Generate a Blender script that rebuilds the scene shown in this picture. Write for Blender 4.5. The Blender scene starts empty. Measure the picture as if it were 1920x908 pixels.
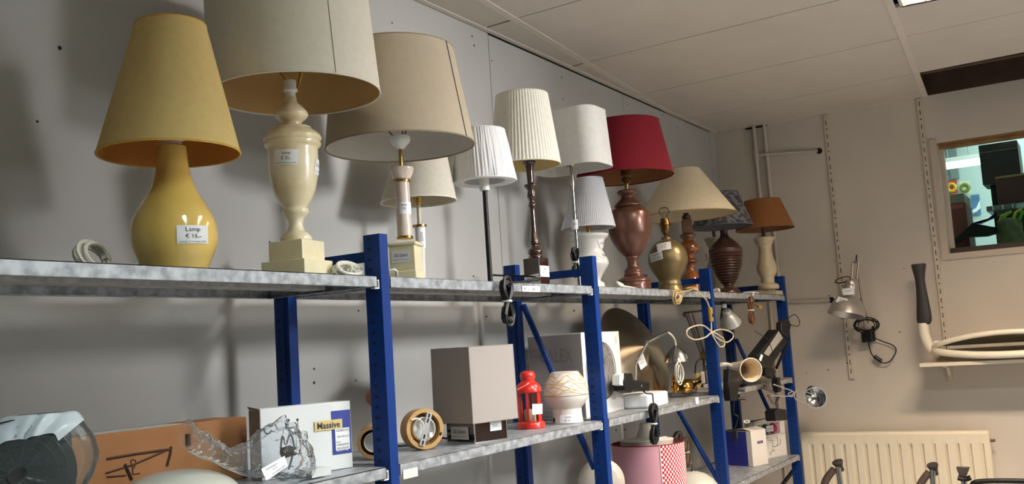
import bpy, math, random
from mathutils import Vector, Matrix
random.seed(7)
SC = bpy.context.scene
COL = SC.collection

# ------------------------------------------------------------------ camera
CAM = Vector((-1.786, -1.4385, 1.711))
FPX = 1837.6                                   # focal length in pixels of the 1920 x 908 frame
YAW, PIT, ROL = .5429, .1089, -.0647
_F = Vector((math.cos(YAW)*math.cos(PIT), math.sin(YAW)*math.cos(PIT), math.sin(PIT)))
_R = Vector((math.sin(YAW), -math.cos(YAW), 0)); _U = _R.cross(_F)
_R, _U = math.cos(ROL)*_R + math.sin(ROL)*_U, math.cos(ROL)*_U - math.sin(ROL)*_R
cd = bpy.data.cameras.new('camera'); cam = bpy.data.objects.new('camera', cd); COL.objects.link(cam)
cd.sensor_width = 36; cd.lens = 36*FPX/1920; cd.clip_start = .05; cd.clip_end = 60
M = Matrix((_R, _U, -_F)).transposed().to_4x4(); M.translation = CAM; cam.matrix_world = M
SC.camera = cam

# ------------------------------------------------------------------ world, light, exposure
w = bpy.data.worlds.new('world'); SC.world = w; w.use_nodes = True
w.node_tree.nodes['Background'].inputs[0].default_value = (.75, .88, 1, 1)
w.node_tree.nodes['Background'].inputs[1].default_value = .3
def area(name, loc, aim, sx, sy, power, col, spread=180):
    l = bpy.data.lights.new(name, 'AREA'); l.shape = 'RECTANGLE'; l.size = sx; l.size_y = sy
    l.energy = power; l.color = col; l.spread = math.radians(spread)
    o = bpy.data.objects.new(name, l); COL.objects.link(o); o.location = loc
    o.rotation_euler = (Vector(aim)-Vector(loc)).to_track_quat('-Z', 'Y').to_euler()
    return o
WARM = (1, .80, .60); COOL = (.80, .98, .95); NEUT = (1, .98, .96)
area('daylight_window_light', (1.6, -4.5, 2.0), (.6, .3, 1.9), 1.5, 1.2, 13, (.90, .96, 1), 110)
area('added_fill_light', (1.15, -3.2, 2.8), (.72, .3, 2.12), .5, .5, 8.6, (1, .98, .97), 46)  # added beam that brightens the middle wall and shades, no known source
FIXTURES = [(2.02, -1.48), (.65, -1.55), (-.73, -1.65), (2.02, -3.9), (.65, -4.0)]
for i, (fx, fy) in enumerate(FIXTURES):
    area('fluorescent_tubes_light', (fx, fy, 2.955), (fx, fy, 0), .26, 1.1, [172, 122, 96, 80, 60][i], [WARM, (.94, .98, 1), COOL, WARM, NEUT][i], 150)
SC.view_settings.view_transform = 'Standard'; SC.view_settings.look = 'None'
SC.view_settings.exposure = 0.0; SC.view_settings.gamma = 1
try: SC.view_settings.use_curve_mapping = False
except Exception: pass
SC.cycles.use_denoising = True
SC.cycles.max_bounces = 8; SC.cycles.transparent_max_bounces = 12
SC.cycles.caustics_reflective = False; SC.cycles.caustics_refractive = False
SC.cycles.sample_clamp_indirect = 4

# ------------------------------------------------------------------ photo pixel -> point on a real plane
def ray(u, v): return _F + _R*((u-960)/FPX) - _U*((v-454)/FPX)
def onX(u, v, X): d = ray(u, v); return CAM + d*((X-CAM.x)/d.x)
def onY(u, v, Y): d = ray(u, v); return CAM + d*((Y-CAM.y)/d.y)
def onZ(u, v, Z): d = ray(u, v); return CAM + d*((Z-CAM.z)/d.z)
def depth(P): return (Vector(P)-CAM).dot(_F)
def atd(u, v, D): return CAM + ray(u, v)*D           # at depth D

# ------------------------------------------------------------------ materials
def lin(c):
    return tuple(((x/255)/12.92 if x/255 <= .04045 else ((x/255+.055)/1.055)**2.4) for x in c) + (1,)
MATS = {}
def mat(name, rgb, rough=.5, metal=0, var=0, vs=8, bump=0, bs=200, trans=0, rgb2=None, spec=.5, coat=0, stretch=None, alpha=1, sharp=0):
    if name in MATS: return MATS[name]
    m = bpy.data.materials.new(name); m.use_nodes = True; MATS[name] = m
    nt = m.node_tree; b = nt.nodes['Principled BSDF']; L = nt.links.new
    c = lin(rgb)
    b.inputs['Base Color'].default_value = c; b.inputs['Roughness'].default_value = rough
    b.inputs['Metallic'].default_value = metal; b.inputs['Specular IOR Level'].default_value = spec
    b.inputs['Coat Weight'].default_value = coat; b.inputs['Coat Roughness'].default_value = .08
    b.inputs['Alpha'].default_value = alpha
    tc = nt.nodes.new('ShaderNodeTexCoord'); co = tc.outputs['Object']
    if stretch:
        mp = nt.nodes.new('ShaderNodeMapping'); mp.inputs['Scale'].default_value = stretch
        L(co, mp.inputs[0]); co = mp.outputs[0]
    colout = None
    if var or rgb2:
        n = nt.nodes.new('ShaderNodeTexNoise'); n.inputs['Scale'].default_value = vs; n.inputs['Detail'].default_value = 6
        L(co, n.inputs['Vector'])
        r = nt.nodes.new('ShaderNodeValToRGB'); r.color_ramp.elements[0].position = .32+sharp; r.color_ramp.elements[1].position = .68-sharp
        if rgb2: a, z = c, lin(rgb2)
        else: a = tuple(x*(1-var) for x in c[:3])+(1,); z = tuple(min(1, x*(1+var)) for x in c[:3])+(1,)
        r.color_ramp.elements[0].color = a; r.color_ramp.elements[1].color = z
        L(n.outputs['Fac'], r.inputs[0]); L(r.outputs[0], b.inputs['Base Color']); colout = r.outputs[0]
    if bump:
        n2 = nt.nodes.new('ShaderNodeTexNoise'); n2.inputs['Scale'].default_value = bs; n2.inputs['Detail'].default_value = 4
        L(co, n2.inputs['Vector'])
        bp = nt.nodes.new('ShaderNodeBump'); bp.inputs['Strength'].default_value = bump; bp.inputs['Distance'].default_value = .002
        L(n2.outputs['Fac'], bp.inputs['Height']); L(bp.outputs[0], b.inputs['Normal'])
    if trans:
        t = nt.nodes.new('ShaderNodeBsdfTranslucent'); t.inputs[0].default_value = c
        if colout: L(colout, t.inputs[0])
        mx = nt.nodes.new('ShaderNodeMixShader'); mx.inputs[0].default_value = trans
        L(b.outputs[0], mx.inputs[1]); L(t.outputs[0], mx.inputs[2]); L(mx.outputs[0], nt.nodes['Material Output'].inputs[0])
    return m
def clear(name, rgb, gloss=.25, rough=.05, body=0, bodycol=(255, 255, 255), bump=0, bs=40):
    """thin clear film or pane: see-through, with a fresnel-free gloss and a little body colour"""
    if name in MATS: return MATS[name]
    m = bpy.data.materials.new(name); m.use_nodes = True; MATS[name] = m
    nt = m.node_tree; nt.nodes.remove(nt.nodes['Principled BSDF']); L = nt.links.new
    t = nt.nodes.new('ShaderNodeBsdfTransparent'); t.inputs[0].default_value = lin(rgb)
    g = nt.nodes.new('ShaderNodeBsdfGlossy'); g.inputs['Roughness'].default_value = rough
    lw = nt.nodes.new('ShaderNodeLayerWeight'); lw.inputs[0].default_value = gloss
    mx = nt.nodes.new('ShaderNodeMixShader')
    L(lw.outputs['Fresnel'], mx.inputs[0]); L(t.outputs[0], mx.inputs[1]); L(g.outputs[0], mx.inputs[2])
    out = mx.outputs[0]
    if bump:
        tc = nt.nodes.new('ShaderNodeTexCoord'); n2 = nt.nodes.new('ShaderNodeTexNoise'); n2.inputs['Scale'].default_value = bs
        L(tc.outputs['Object'], n2.inputs['Vector'])
        bp = nt.nodes.new('ShaderNodeBump'); bp.inputs['Strength'].default_value = bump; bp.inputs['Distance'].default_value = .01
        L(n2.outputs['Fac'], bp.inputs['Height']); L(bp.outputs[0], g.inputs['Normal']); L(bp.outputs[0], lw.inputs['Normal'])
    if body:
        d = nt.nodes.new('ShaderNodeBsdfDiffuse'); d.inputs[0].default_value = lin(bodycol)
        m2 = nt.nodes.new('ShaderNodeMixShader'); m2.inputs[0].default_value = body
        L(out, m2.inputs[1]); L(d.outputs[0], m2.inputs[2]); out = m2.outputs[0]
    L(out, nt.nodes['Material Output'].inputs[0])
    return m
def emit(name, rgb, s):
    m = bpy.data.materials.new(name); m.use_nodes = True; b = m.node_tree.nodes['Principled BSDF']
    b.inputs['Base Color'].default_value = lin(rgb); b.inputs['Emission Color'].default_value = lin(rgb); b.inputs['Emission Strength'].default_value = s
    return m
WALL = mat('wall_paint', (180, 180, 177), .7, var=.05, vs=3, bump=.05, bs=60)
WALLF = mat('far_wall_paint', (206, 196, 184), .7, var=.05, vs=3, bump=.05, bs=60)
TILE = mat('ceiling_tile_white', (205, 196, 186), .9, var=.03, vs=6, bump=.1, bs=400)
TBAR = mat('ceiling_grid_white', (214, 204, 194), .6)
DARK = mat('dark_void', (46, 36, 30), .9, var=.3)
GALV = mat('galvanised_steel', (136, 140, 145), .42, metal=.4, rgb2=(184, 188, 193), vs=42, bump=.03, bs=120, sharp=.05)
GALVD = mat('galvanised_dull', (150, 148, 145), .5, metal=.35, rgb2=(182, 180, 176), vs=35, sharp=.06)
BLUE = mat('blue_enamel', (4, 46, 112), .5, var=.12, vs=12, spec=.22)
HOLE = mat('slot_dark', (8, 16, 40), .9)
WHITEP = mat('white_plastic', (232, 230, 226), .4)
PAPER = mat('white_paper', (238, 238, 240), .7)
PRINT = mat('black_print', (40, 40, 46), .8)
PRINTG = mat('grey_print', (130, 130, 134), .8)
BLACK = mat('black_plastic', (15, 14, 15), .45, spec=.3)
RUBBER = mat('black_cable', (12, 12, 13), .45, spec=.35)
WCABLE = mat('white_cable', (226, 222, 208), .5)
GCABLE = mat('gold_cable', (176, 148, 96), .42, var=.15, vs=30)
BCABLE = mat('brown_cable', (96, 62, 36), .42, var=.25, vs=40)
BRASS = mat('brass', (190, 148, 70), .25, metal=1)
CHROME = mat('chrome', (215, 215, 215), .12, metal=1)
ALU = mat('brushed_aluminium', (196, 194, 190), .36, metal=.85)

# ------------------------------------------------------------------ geometry
class G:
    def __init__(s): s.v = []; s.f = []
    def add(s, vs, fs):
        o = len(s.v); s.v += [tuple(p) for p in vs]; s.f += [tuple(i+o for i in q) for q in fs]; return s
    def box(s, c, d, rz=0, rot=None):
        m = rot if rot is not None else Matrix.Rotation(rz, 3, 'Z'); c = Vector(c); x, y, z = d[0]/2, d[1]/2, d[2]/2
        vs = [c + m @ Vector(p) for p in ((-x,-y,-z),(x,-y,-z),(x,y,-z),(-x,y,-z),(-x,-y,z),(x,-y,z),(x,y,z),(-x,y,z))]
        return s.add(vs, ((0,3,2,1),(4,5,6,7),(0,1,5,4),(1,2,6,5),(2,3,7,6),(3,0,4,7)))
    def b2(s, a, b):
        return s.box([(a[i]+b[i])/2 for i in range(3)], [abs(b[i]-a[i]) for i in range(3)])
    def lathe(s, prof, seg=40, c=(0,0,0), axis=None, fn=None, c2=None, zr=None):
        """prof: (r, z). fn(phi, r, z) -> r. c2: top centre offset per z (shear) given as function"""
        c = Vector(c); R = Vector((0,0,1)).rotation_difference(Vector(axis)).to_matrix() if axis is not None else None
        vs = []; fs = []; n = len(prof)
        for r, z in prof:
            for k in range(seg):
                a = 2*math.pi*k/seg; rr = fn(a, r, z) if fn else r
                p = Vector((rr*math.cos(a), rr*math.sin(a), z))
                if c2: p += c2(z)
                if R: p = R @ p
                vs.append(c+p)
        for i in range(n-1):
            for k in range(seg):
                k2 = (k+1) % seg
                fs.append((i*seg+k, i*seg+k2, (i+1)*seg+k2, (i+1)*seg+k))
        if prof[0][0] > 1e-5 and prof[0][0] < 1e9 and getattr(s, 'cap', True): pass
        return s.add(vs, fs)
    def disc(s, r, z, seg=40, c=(0,0,0), up=True, axis=None):
        c = Vector(c); R = Vector((0,0,1)).rotation_difference(Vector(axis)).to_matrix() if axis is not None else Matrix.Identity(3)
        vs = [c + R @ Vector((r*math.cos(2*math.pi*k/seg), r*math.sin(2*math.pi*k/seg), z)) for k in range(seg)]
        return s.add(vs, [tuple(range(seg)) if up else tuple(reversed(range(seg)))])
    def cyl(s, a, b, r0, r1=None, seg=16):
        r1 = r0 if r1 is None else r1; a = Vector(a); b = Vector(b); h = (b-a).length
        s.lathe([(0, 0), (r0, 0), (r1, h), (0, h)], seg, a, b-a); return s
    def tube(s, pts, r, seg=8, closed=False):
        pts = [Vector(p) for p in pts]; n = len(pts); vs = []; fs = []; N = None
        for i, p in enumerate(pts):
            t = (pts[(i+1) % n if closed else min(i+1, n-1)] - pts[(i-1) % n if closed else max(i-1, 0)])
            if t.length < 1e-9: t = Vector((0,0,1))
            t.normalize()
            if N is None:
                N = t.cross(Vector((0,0,1)) if abs(t.z) < .9 else Vector((1,0,0))).normalized()
            else:
                N = N - t*N.dot(t)
                if N.length < 1e-6: N = t.orthogonal()
                N.normalize()
            B = t.cross(N)
            for k in range(seg):
                a = 2*math.pi*k/seg; vs.append(p + (N*math.cos(a)+B*math.sin(a))*r)
        m = n if closed else n-1
        for i in range(m):
            for k in range(seg):
                j = (i+1) % n; k2 = (k+1) % seg
                fs.append((i*seg+k, i*seg+k2, j*seg+k2, j*seg+k))
        if not closed: fs += [tuple(reversed(range(seg))), tuple((n-1)*seg+k for k in range(seg))]
        return s.add(vs, fs)
    def prism(s, poly, ext):
        poly = [Vector(p) for p in poly]; ext = Vector(ext); n = len(poly)
        return s.add(poly+[p+ext for p in poly], [tuple(reversed(range(n))), tuple(range(n, 2*n))] + [(i, (i+1) % n, n+(i+1) % n, n+i) for i in range(n)])
    def quad(s, *p): return s.add(p, [tuple(range(len(p)))])
    def ball(s, c, rx, ry=None, rz=None, seg=20, rings=12):
        ry = rx if ry is None else ry; rz = rx if rz is None else rz; c = Vector(c); b = len(s.v)
        t = G().lathe([(math.sin(math.pi*i/rings), -math.cos(math.pi*i/rings)) for i in range(rings+1)], seg)
        return s.add([c+Vector((p[0]*rx, p[1]*ry, p[2]*rz)) for p in t.v], t.f)
    def o(s, name, m, parent=None, smooth=True, bevel=0, angle=38, loc=None, segs=2):
        import bmesh
        me = bpy.data.meshes.new(name); me.from_pydata(s.v, [], s.f)
        bm = bmesh.new(); bm.from_mesh(me); bmesh.ops.remove_doubles(bm, verts=bm.verts, dist=1e-5)
        bmesh.ops.recalc_face_normals(bm, faces=bm.faces); bm.to_mesh(me); bm.free()
        me.materials.append(m)
        if smooth:
            for p in me.polygons: p.use_smooth = True
            me.set_sharp_from_angle(angle=math.radians(angle))
        ob = bpy.data.objects.new(name, me); COL.objects.link(ob)
        if parent: ob.parent = parent
        if loc is not None: ob.location = loc
        if bevel:
            bv = ob.modifiers.new('bevel', 'BEVEL'); bv.width = bevel; bv.segments = segs; bv.limit_method = 'ANGLE'; bv.angle_limit = math.radians(40)
        return ob
def spl(pts, k=6, closed=False):
    """Catmull-Rom through points of any dimension"""
    P = [Vector(p) for p in pts]; n = len(P); out = []
    for i in range(n if closed else n-1):
        p1, p2 = P[i], P[(i+1) % n]
        p0 = P[(i-1) % n] if closed or i > 0 else p1
        p3 = P[(i+2) % n] if closed or i+2 < n else p2
        for j in range(k):
            t = j/k
            out.append(.5*((2*p1)+(p2-p0)*t+(2*p0-5*p1+4*p2-p3)*t*t+(3*p1-p0-3*p2+p3)*t**3))
    if not closed: out.append(P[-1])
    return out
def thing(name, label, cat, loc, group=None, rz=0):
    o = bpy.data.objects.new(name, None); COL.objects.link(o); o.location = loc; o.rotation_euler = (0, 0, rz)
    o.empty_display_size = .05; tag(o, label, cat, group); return o
def tag(o, label, cat, group=None):
    o['label'] = label; o['category'] = cat
    if group: o['group'] = group
    return o
def struct(o): o['kind'] = 'structure'; return o
def stuff(o): o['kind'] = 'stuff'; return o

# lettering: flat glyph meshes, laid on a surface by a mapping function
_TX = {}
def glyphs(txt, bold=False):
    key = (txt, bold)
    if key not in _TX:
        c = bpy.data.curves.new('lettering', 'FONT'); c.body = txt; c.size = 1; c.resolution_u = 2; c.align_x = 'CENTER'
        if bold: c.offset = .018
        ob = bpy.data.objects.new('lettering', c); COL.objects.link(ob)
        bpy.context.view_layer.update()
        me = ob.evaluated_get(bpy.context.evaluated_depsgraph_get()).to_mesh()
        vs = [tuple(v.co) for v in me.vertices]; fs = [tuple(p.vertices) for p in me.polygons]
        ob.evaluated_get(bpy.context.evaluated_depsgraph_get()).to_mesh_clear()
        bpy.data.objects.remove(ob); bpy.data.curves.remove(c)
        xs = [v[0] for v in vs] or [0, 1]; ys = [v[1] for v in vs] or [0, 1]
        x0, x1, y0, y1 = min(xs), max(xs), min(ys), max(ys)
        _TX[key] = ([((v[0]-x0)/(x1-x0)-.5, (v[1]-y0)/(y1-y0)-.5) for v in vs], fs)
    return _TX[key]
def card(name, fmap, parent, lines=(), m=None, nx=1, ny=1, pm=None, pname='printing', eps=.0008):
    """fmap(s,t) -> (point, normal), s,t in -.5...5. lines: (text, cx, cy, w, h, bold)"""
    g = G(); vs = []; bs = []
    for j in range(ny+1):
        for i in range(nx+1):
            p, n = fmap(i/nx-.5, j/ny-.5); vs.append(p+n*eps); bs.append(p+n*.0001)
    fs = [(j*(nx+1)+i, j*(nx+1)+i+1, (j+1)*(nx+1)+i+1, (j+1)*(nx+1)+i) for j in range(ny) for i in range(nx)]
    g.add(vs, fs)
    o = g.o(name, m or PAPER, parent)
    if lines:
        g2 = G()
        for ln in lines:
            txt, cx, cy, w_, h_ = ln[:5]; V, F = glyphs(txt, len(ln) > 5 and ln[5])
            q = []
            for a, b in V:
                p, n = fmap(cx+a*w_, cy+b*h_); q.append(p+n*(eps+.0006))
            g2.add(q, F)
        t = g2.o(pname, pm or PRINT, o, smooth=False)
    return o
def plane_map(c, X, Y):
    c, X, Y = Vector(c), Vector(X), Vector(Y); n = X.cross(Y).normalized()
    return lambda s, t: (c + X*s + Y*t, n)
def px_map(root, q, onP):
    """q: four pixels TL TR BR BL on a plane (onP(u,v) -> point)"""
    a, b, c, d = [onP(*p)-root for p in q]
    n = (b-a).cross(a-d).normalized()
    if n.dot(CAM-root-a) < 0: n = -n
    return lambda s, t: ((a*(.5-s)+b*(.5+s))*(.5+t) + (d*(.5-s)+c*(.5+s))*(.5-t), n)
TAGTXT = [('Lamp', .0, .22, .42, .26), ('€ 15,-', 0, -.1, .5, .24), ('maandag 16 november 2020', 0, -.38, .8, .1)]
def tagtxt(a, b): return [(a, 0, .24, .34, .24), (b, 0, -.08, .4, .26), ('maandag 16 november 2020', 0, -.38, .84, .1)]
OKT = [('Ok Getest', 0, .12, .72, .3), ('maandag 16 november 2020', 0, -.28, .84, .12)]

class Ax:
    """vertical axis of a turned thing: measured on the photograph, standing at depth line Y on a shelf of height zs"""
    def __init__(s, u, v, Y, zs):
        P = onY(u, v, Y); zs += .0006; s.x, s.y, s.zs = P.x, P.y, zs; s.loc = Vector((P.x, P.y, zs))
        D = Vector((P.x, P.y, 0))-CAM
        s.a, s.b, s.c, s.d = D.dot(_U), _U.z, D.dot(_F), _F.z
    def z(s, v):
        k = 454-v; return (FPX*s.a-k*s.c)/(k*s.d-FPX*s.b)-s.zs
    def dep(s, z): return s.c+s.d*(z+s.zs)
    def r(s, hw, z): return hw*s.dep(z)/FPX
    def prof(s, pts, k=0, base=True, floor=0):
        out = []
        for v, hw in pts:
            z = max(s.z(v), floor); out.append((s.r(hw, z), z))
        if base and out[-1][1] > floor+1e-4: out.append((out[-1][0], floor))
        if k: out = [(max(p.x, 0), p.y) for p in spl(out, k)]
        return out
    def rad(s, prof, z):
        ps = sorted(prof, key=lambda q: q[1])
        for (r0, z0), (r1, z1) in zip(ps, ps[1:]):
            if z0 <= z <= z1: return r0 + (r1-r0)*((z-z0)/(z1-z0) if z1 > z0 else 0)
        return ps[0][0] if z < ps[0][1] else ps[-1][0]
    def wrap(s, prof, u0, v0, u1, v1, tilt=0):
        """map s,t to the turned surface behind the pixel box u0,v0,u1,v1"""
        view = math.atan2(CAM.y-s.y, CAM.x-s.x)
        def f(a, b):
            ca, sa = math.cos(tilt), math.sin(tilt); W, H = u1-u0, v1-v0
            du = a*W*ca - b*H*sa; dv = -(a*W*sa + b*H*ca)
            u = (u0+u1)/2+du; v = (v0+v1)/2+dv
            z = max(s.z(v), .002); r = s.rad(prof, z)
            uc = 960 + FPX*((Vector((s.x, s.y, s.zs+z))-CAM).dot(_R))/s.dep(z)
            q = max(-.995, min(.995, (u-uc)*s.dep(z)/FPX/max(r, 1e-4)))
            ph = view + math.asin(q)
            n = Vector((math.cos(ph), math.sin(ph), 0)); return n*r + Vector((0, 0, z)), n
        return f
def lathe_part(root, name, prof, m, seg=48, capb=False, **kw):
    g = G().lathe(prof, seg, **kw)
    if capb: g.disc(prof[-1][0], prof[-1][1], seg, up=False)
    return g.o(name, m, root)
def shade(root, ax, bot, top, m, lining, seg=64, fn=None, lip=None, trim=None, rows=6, thick=.0016, name='lamp_shade'):
    """frustum shade: bot/top = (u centre, v centre, half width) in pixels; outer cloth, lining, rim rings"""
    Pb, Pt = onY(bot[0], bot[1], ax.y)-root.location, onY(top[0], top[1], ax.y)-root.location
    zb, zt = Pb.z, Pt.z; rb, rt = bot[2]*depth(Pb+root.location)/FPX, top[2]*depth(Pt+root.location)/FPX
    def c2(z): 
        k = (z-zb)/(zt-zb); return Vector((Pb.x+(Pt.x-Pb.x)*k, Pb.y+(Pt.y-Pb.y)*k, 0))
    out = [(rb+(rt-rb)*i/rows, zb+(zt-zb)*i/rows) for i in range(rows+1)]
    o = G().lathe(out, seg, c2=c2, fn=fn).o(name, m, root, angle=80)
    inn = [(r-thick, z) for r, z in out]
    G().lathe(inn, 48, c2=c2).o('shade_lining', lining, o, angle=80)
    rim = trim or m
    for r, z in ((rb, zb), (rt, zt)):
        cc = c2(z); G().tube([(cc.x+(r-thick/2)*math.cos(a*math.pi/24), cc.y+(r-thick/2)*math.sin(a*math.pi/24), z) for a in range(48)], .0022, 6, True).o('shade_rim', rim, o)
    return o, c2, (rb, zb), (rt, zt)
def onshelf(root, pts, r):
    out = []
    for p in pts:
        p = Vector(p); wy = p.y+root.location.y
        if wy > -.012 and p.z < r+.0006: p.z = r+.0006
        out.append(p)
    return out
def cable(root, pts, r, m, name='power_cord', k=8, seg=6):
    return G().tube(onshelf(root, spl(pts, k), r), r, seg).o(name, m, root)
def loops(c, ax1, ax2, n, jit, seed, fig8=False, steps=16):
    rn = random.Random(seed); c = Vector(c); a1, a2 = Vector(ax1), Vector(ax2); a3 = a1.cross(a2).normalized(); out = []
    for i in range(n):
        s1, s2 = 1+rn.uniform(-jit, jit), 1+rn.uniform(-jit, jit); off = a3*rn.uniform(-1, 1)*.008; tw = rn.uniform(-.15, .15)
        for j in range(steps):
            t = 2*math.pi*j/steps
            x, y = (math.sin(t)*s1, math.sin(2*t)*1.15*s2) if fig8 else (math.cos(t)*s1, math.sin(t)*s2)
            out.append(c + a1*(x*math.cos(tw)-y*math.sin(tw)*.5) + a2*(y+x*tw*.5) + off)
    return out
def hank(root, c, ax1, ax2, n, r, m, seed=1, tie=None, name='power_cord', fig8=False, jit=.18):
    """a bundled cord: wound loops tied in the middle"""
    o = G().tube(onshelf(root, loops(c, ax1, ax2, n, jit, seed, fig8), r), r, 6).o(name, m, root)
    if tie:
        a = Vector(ax1).normalized(); q = Vector(ax2); cc = Vector(c); b = a.cross(q).normalized()*.012
        G().tube([cc + (q*.42*math.cos(t*math.pi/8)) + b*math.sin(t*math.pi/8) + a*.0 for t in range(16)], .0035, 6, True).o('cord_tie', tie, o)
    return o

# ------------------------------------------------------------------ room shell
ZC, XF, YW = 2.915, 3.79, .465
ZT = 3.25
floor = struct(G().b2((-4.6, -4.6, -.1), (3.94, .62, 0)).o('floor', mat('floor_vinyl', (160, 160, 160), .5, var=.08), smooth=False))
wl = struct(G().b2((-4.6, YW+.012, 0), (XF+.15, YW+.15, ZT)).o('wall_left', mat('wall_backing', (60, 54, 48), .9), smooth=False))
x = 1.29-1.2*5
k = 0
G().b2((-4.6, YW, 0), (1.2885, YW+.012, ZC-.005)).o('wall_panel', WALL, wl, smooth=False); x, k = 1.29, 5
while x < XF:
    a, b = max(x+.0015, -4.6), min(x+1.2-.0015, XF)
    top = ZC-.005 if k not in (5, 6) else ZC-.011
    G().b2((a, YW, 0), (b, YW+.012, top)).o('wall_panel', WALL, wl, smooth=False); x += 1.2; k += 1
WY0, WY1, WZ0, WZ1 = -.742, -2.05, 2.062, 2.652
struct(G().b2((XF, .62, ZC), (XF+.15, -4.6, ZT)).o('wall_upper', mat('bare_brown_wall', (70, 50, 38), .9, var=.25), smooth=False))
g = G(); g.b2((XF, .62, 0), (XF+.15, WY0, ZC)).b2((XF, WY1, 0), (XF+.15, -4.6, ZC)).b2((XF, WY0, 0), (XF+.15, WY1, WZ0)).b2((XF, WY0, WZ1), (XF+.15, WY1, ZC))
wf = struct(g.o('wall_far', WALLF, smooth=False))
struct(G().b2((-4.6, -4.75, 0), (3.94, -4.6, ZT)).o('wall_right', WALL, smooth=False))
struct(G().b2((-4.75, -4.75, 0), (-4.6, .62, ZT)).o('wall_near', WALL, smooth=False))
g = G(); n_ = 0
for u, v, rr in ((112, 90, .005), (70, 228, .003), (735, 43, .003), (885, 68, .004), (889, 85, .004), (922, 114, .003), (1053, 145, .004), (1055, 186, .003), (1176, 197, .003), (1180, 209, .002), (1240, 215, .003), (1244, 215, .003), (1270, 240, .004), (672, 583, .003), (589, 692, .003), (589, 718, .004), (667, 714, .003), (912, 594, .004), (1076, 583, .005), (1155, 807, .005), (1172, 806, .005), (888, 518, .003), (506, 455, .004)):
    p = onY(u, v, YW-.0006); g.lathe([(0, 0), (rr, 0), (rr, .0006), (0, .0006)], 10, p, (0, -1, 0))
stuff(g.o('wall_plug_holes', DARK, wl))

# ceiling: upper deck, tiles hung in a slightly crooked grid, one tile missing by the far wall
ceil = struct(G().b2((-4.6, -4.6, ZT), (3.94, .62, ZT+.1)).o('ceiling', mat('ceiling_deck', (58, 44, 34), .9, var=.25), smooth=False))
E1, E2, O0 = Vector((.688, .0555, 0)), Vector((-.055, -1.235, 0)), Vector((1.924, .368, 0))
def cp(i, j): return O0 + E1*i + E2*j
def clipx(p, q):     # point on segment p-q at the far wall
    t = (XF-.004-p.x)/(q.x-p.x); return p+(q-p)*t
tile_i = 0
for j in range(-1, 4):
    for i in range(-6, 3):
        if i == 2 and j == 1: continue                         # missing tile
        if j in (1, 3) and i in (0, -2, -4): half = True                    # light fitting takes the near half
        else: half = False
        a, b = (i+.37 if half else i), i+1
        q = [cp(a, j), cp(b, j), cp(b, j+1), cp(a, j+1)]
        if i == 2: q = [q[0], clipx(q[0], q[0]+E1*2), clipx(q[3], q[3]+E1*2), q[3]]
        if j == -1:
            q[0], q[1] = Vector((q[3].x+.01, YW-.004, 0)), Vector((q[2].x+.01, YW-.004, 0))
            if q[3].y > YW-.03: continue
            if q[2].y > YW-.03: q[2].y = YW-.012
            q[1].x = min(q[1].x, XF-.004)
        if min(p.y for p in q) < -4.6: continue
        c = sum(q, Vector())/4; q = [c + (p-c)*(1-.0065/max((p-c).length, .1)) for p in q]
        G().prism([(p.x, p.y, ZC) for p in q], (0, 0, .016)).o('ceiling_tile', TILE, ceil, smooth=False)
for j in range(0, 4):
    a, b = cp(-6, j), cp(0, j); b = clipx(a, b)
    if j == 0: b = cp(2.02, 0)
    d = (b-a).normalized()*1; nrm = Vector((-d.y, d.x, 0))*.014
    G().prism([(p.x, p.y, ZC-.003) for p in (a-nrm, b-nrm, b+nrm, a+nrm)], (0, 0, .006)).o('ceiling_runner', TBAR, ceil, smooth=False)
struct(G().b2((-4.6, YW-.022, ZC-.004), (XF, YW-.001, ZC+.003)).o('trim_1', TBAR, smooth=False))
struct(G().b2((XF-.018, YW-.03, ZC-.003), (XF-.001, -.70, ZC+.002)).o('trim_2', TBAR, smooth=False))
g = G(); qa, qb = cp(2, 1), cp(2, 2)
for dx, zz in ((.10, .10), (.26, .06), (.40, .12)):
    g.b2((qa.x+dx, qa.y+.1, ZC+zz), (qa.x+dx+.04, -2.4, ZC+zz+.05))
g.b2((3.2, -1.1, ZC+.14), (3.76, -1.06, ZC+.19))
g.o('hanger_rail', mat('brown_steel', (96, 74, 58), .5, metal=.3, var=.3), ceil, smooth=False)

# recessed louvre fittings
def fitting(i, fx, fy, label):
    r = thing('ceiling_light', label, 'ceiling light', (fx, fy, ZC), 'recessed louvre ceiling lights')
    W, Lh, H = .30, 1.19, .075
    g = G(); g.b2((-W/2, -Lh/2, 0), (-W/2+.012, Lh/2, H)).b2((W/2-.012, -Lh/2, 0), (W/2, Lh/2, H)).b2((-W/2, Lh/2-.012, 0), (W/2, Lh/2, H)).b2((-W/2, -Lh/2, 0), (W/2, -Lh/2+.012, H)).b2((-W/2, -Lh/2, H), (W/2, Lh/2, H+.01))
    g.o('housing', mat('fitting_white', (222, 216, 208), .35), r, smooth=False)
    for k in range(14):
        y = -Lh/2+.09+k*(Lh-.18)/13
        G().prism([(-W/2+.014, y-.004, .002), (-W/2+.014, y+.004, .002), (-W/2+.014, y+.0015, .034), (-W/2+.014, y-.0015, .034)], (W-.028, 0, 0)).o('louvre_blade', mat('louvre_white', (240, 236, 228), .25, metal=.2), r, smooth=False)
    for s in (-1, 0, 1):
        G().b2((s*.132-.004, -Lh/2+.02, .002), (s*.132+.004, Lh/2-.02, .036)).o('louvre_rail', MATS['louvre_white'], r, smooth=False)
    for s in (-.07, .07):
        G().cyl((s, -Lh/2+.03, .055), (s, Lh/2-.03, .055), .008).o('fluorescent_tube', TUBE, r)
    r.rotation_euler.z = math.atan2(E1.y, E1.x)*.7
    return r
TUBE = emit('tube_glow', (255, 244, 226), 14)
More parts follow.
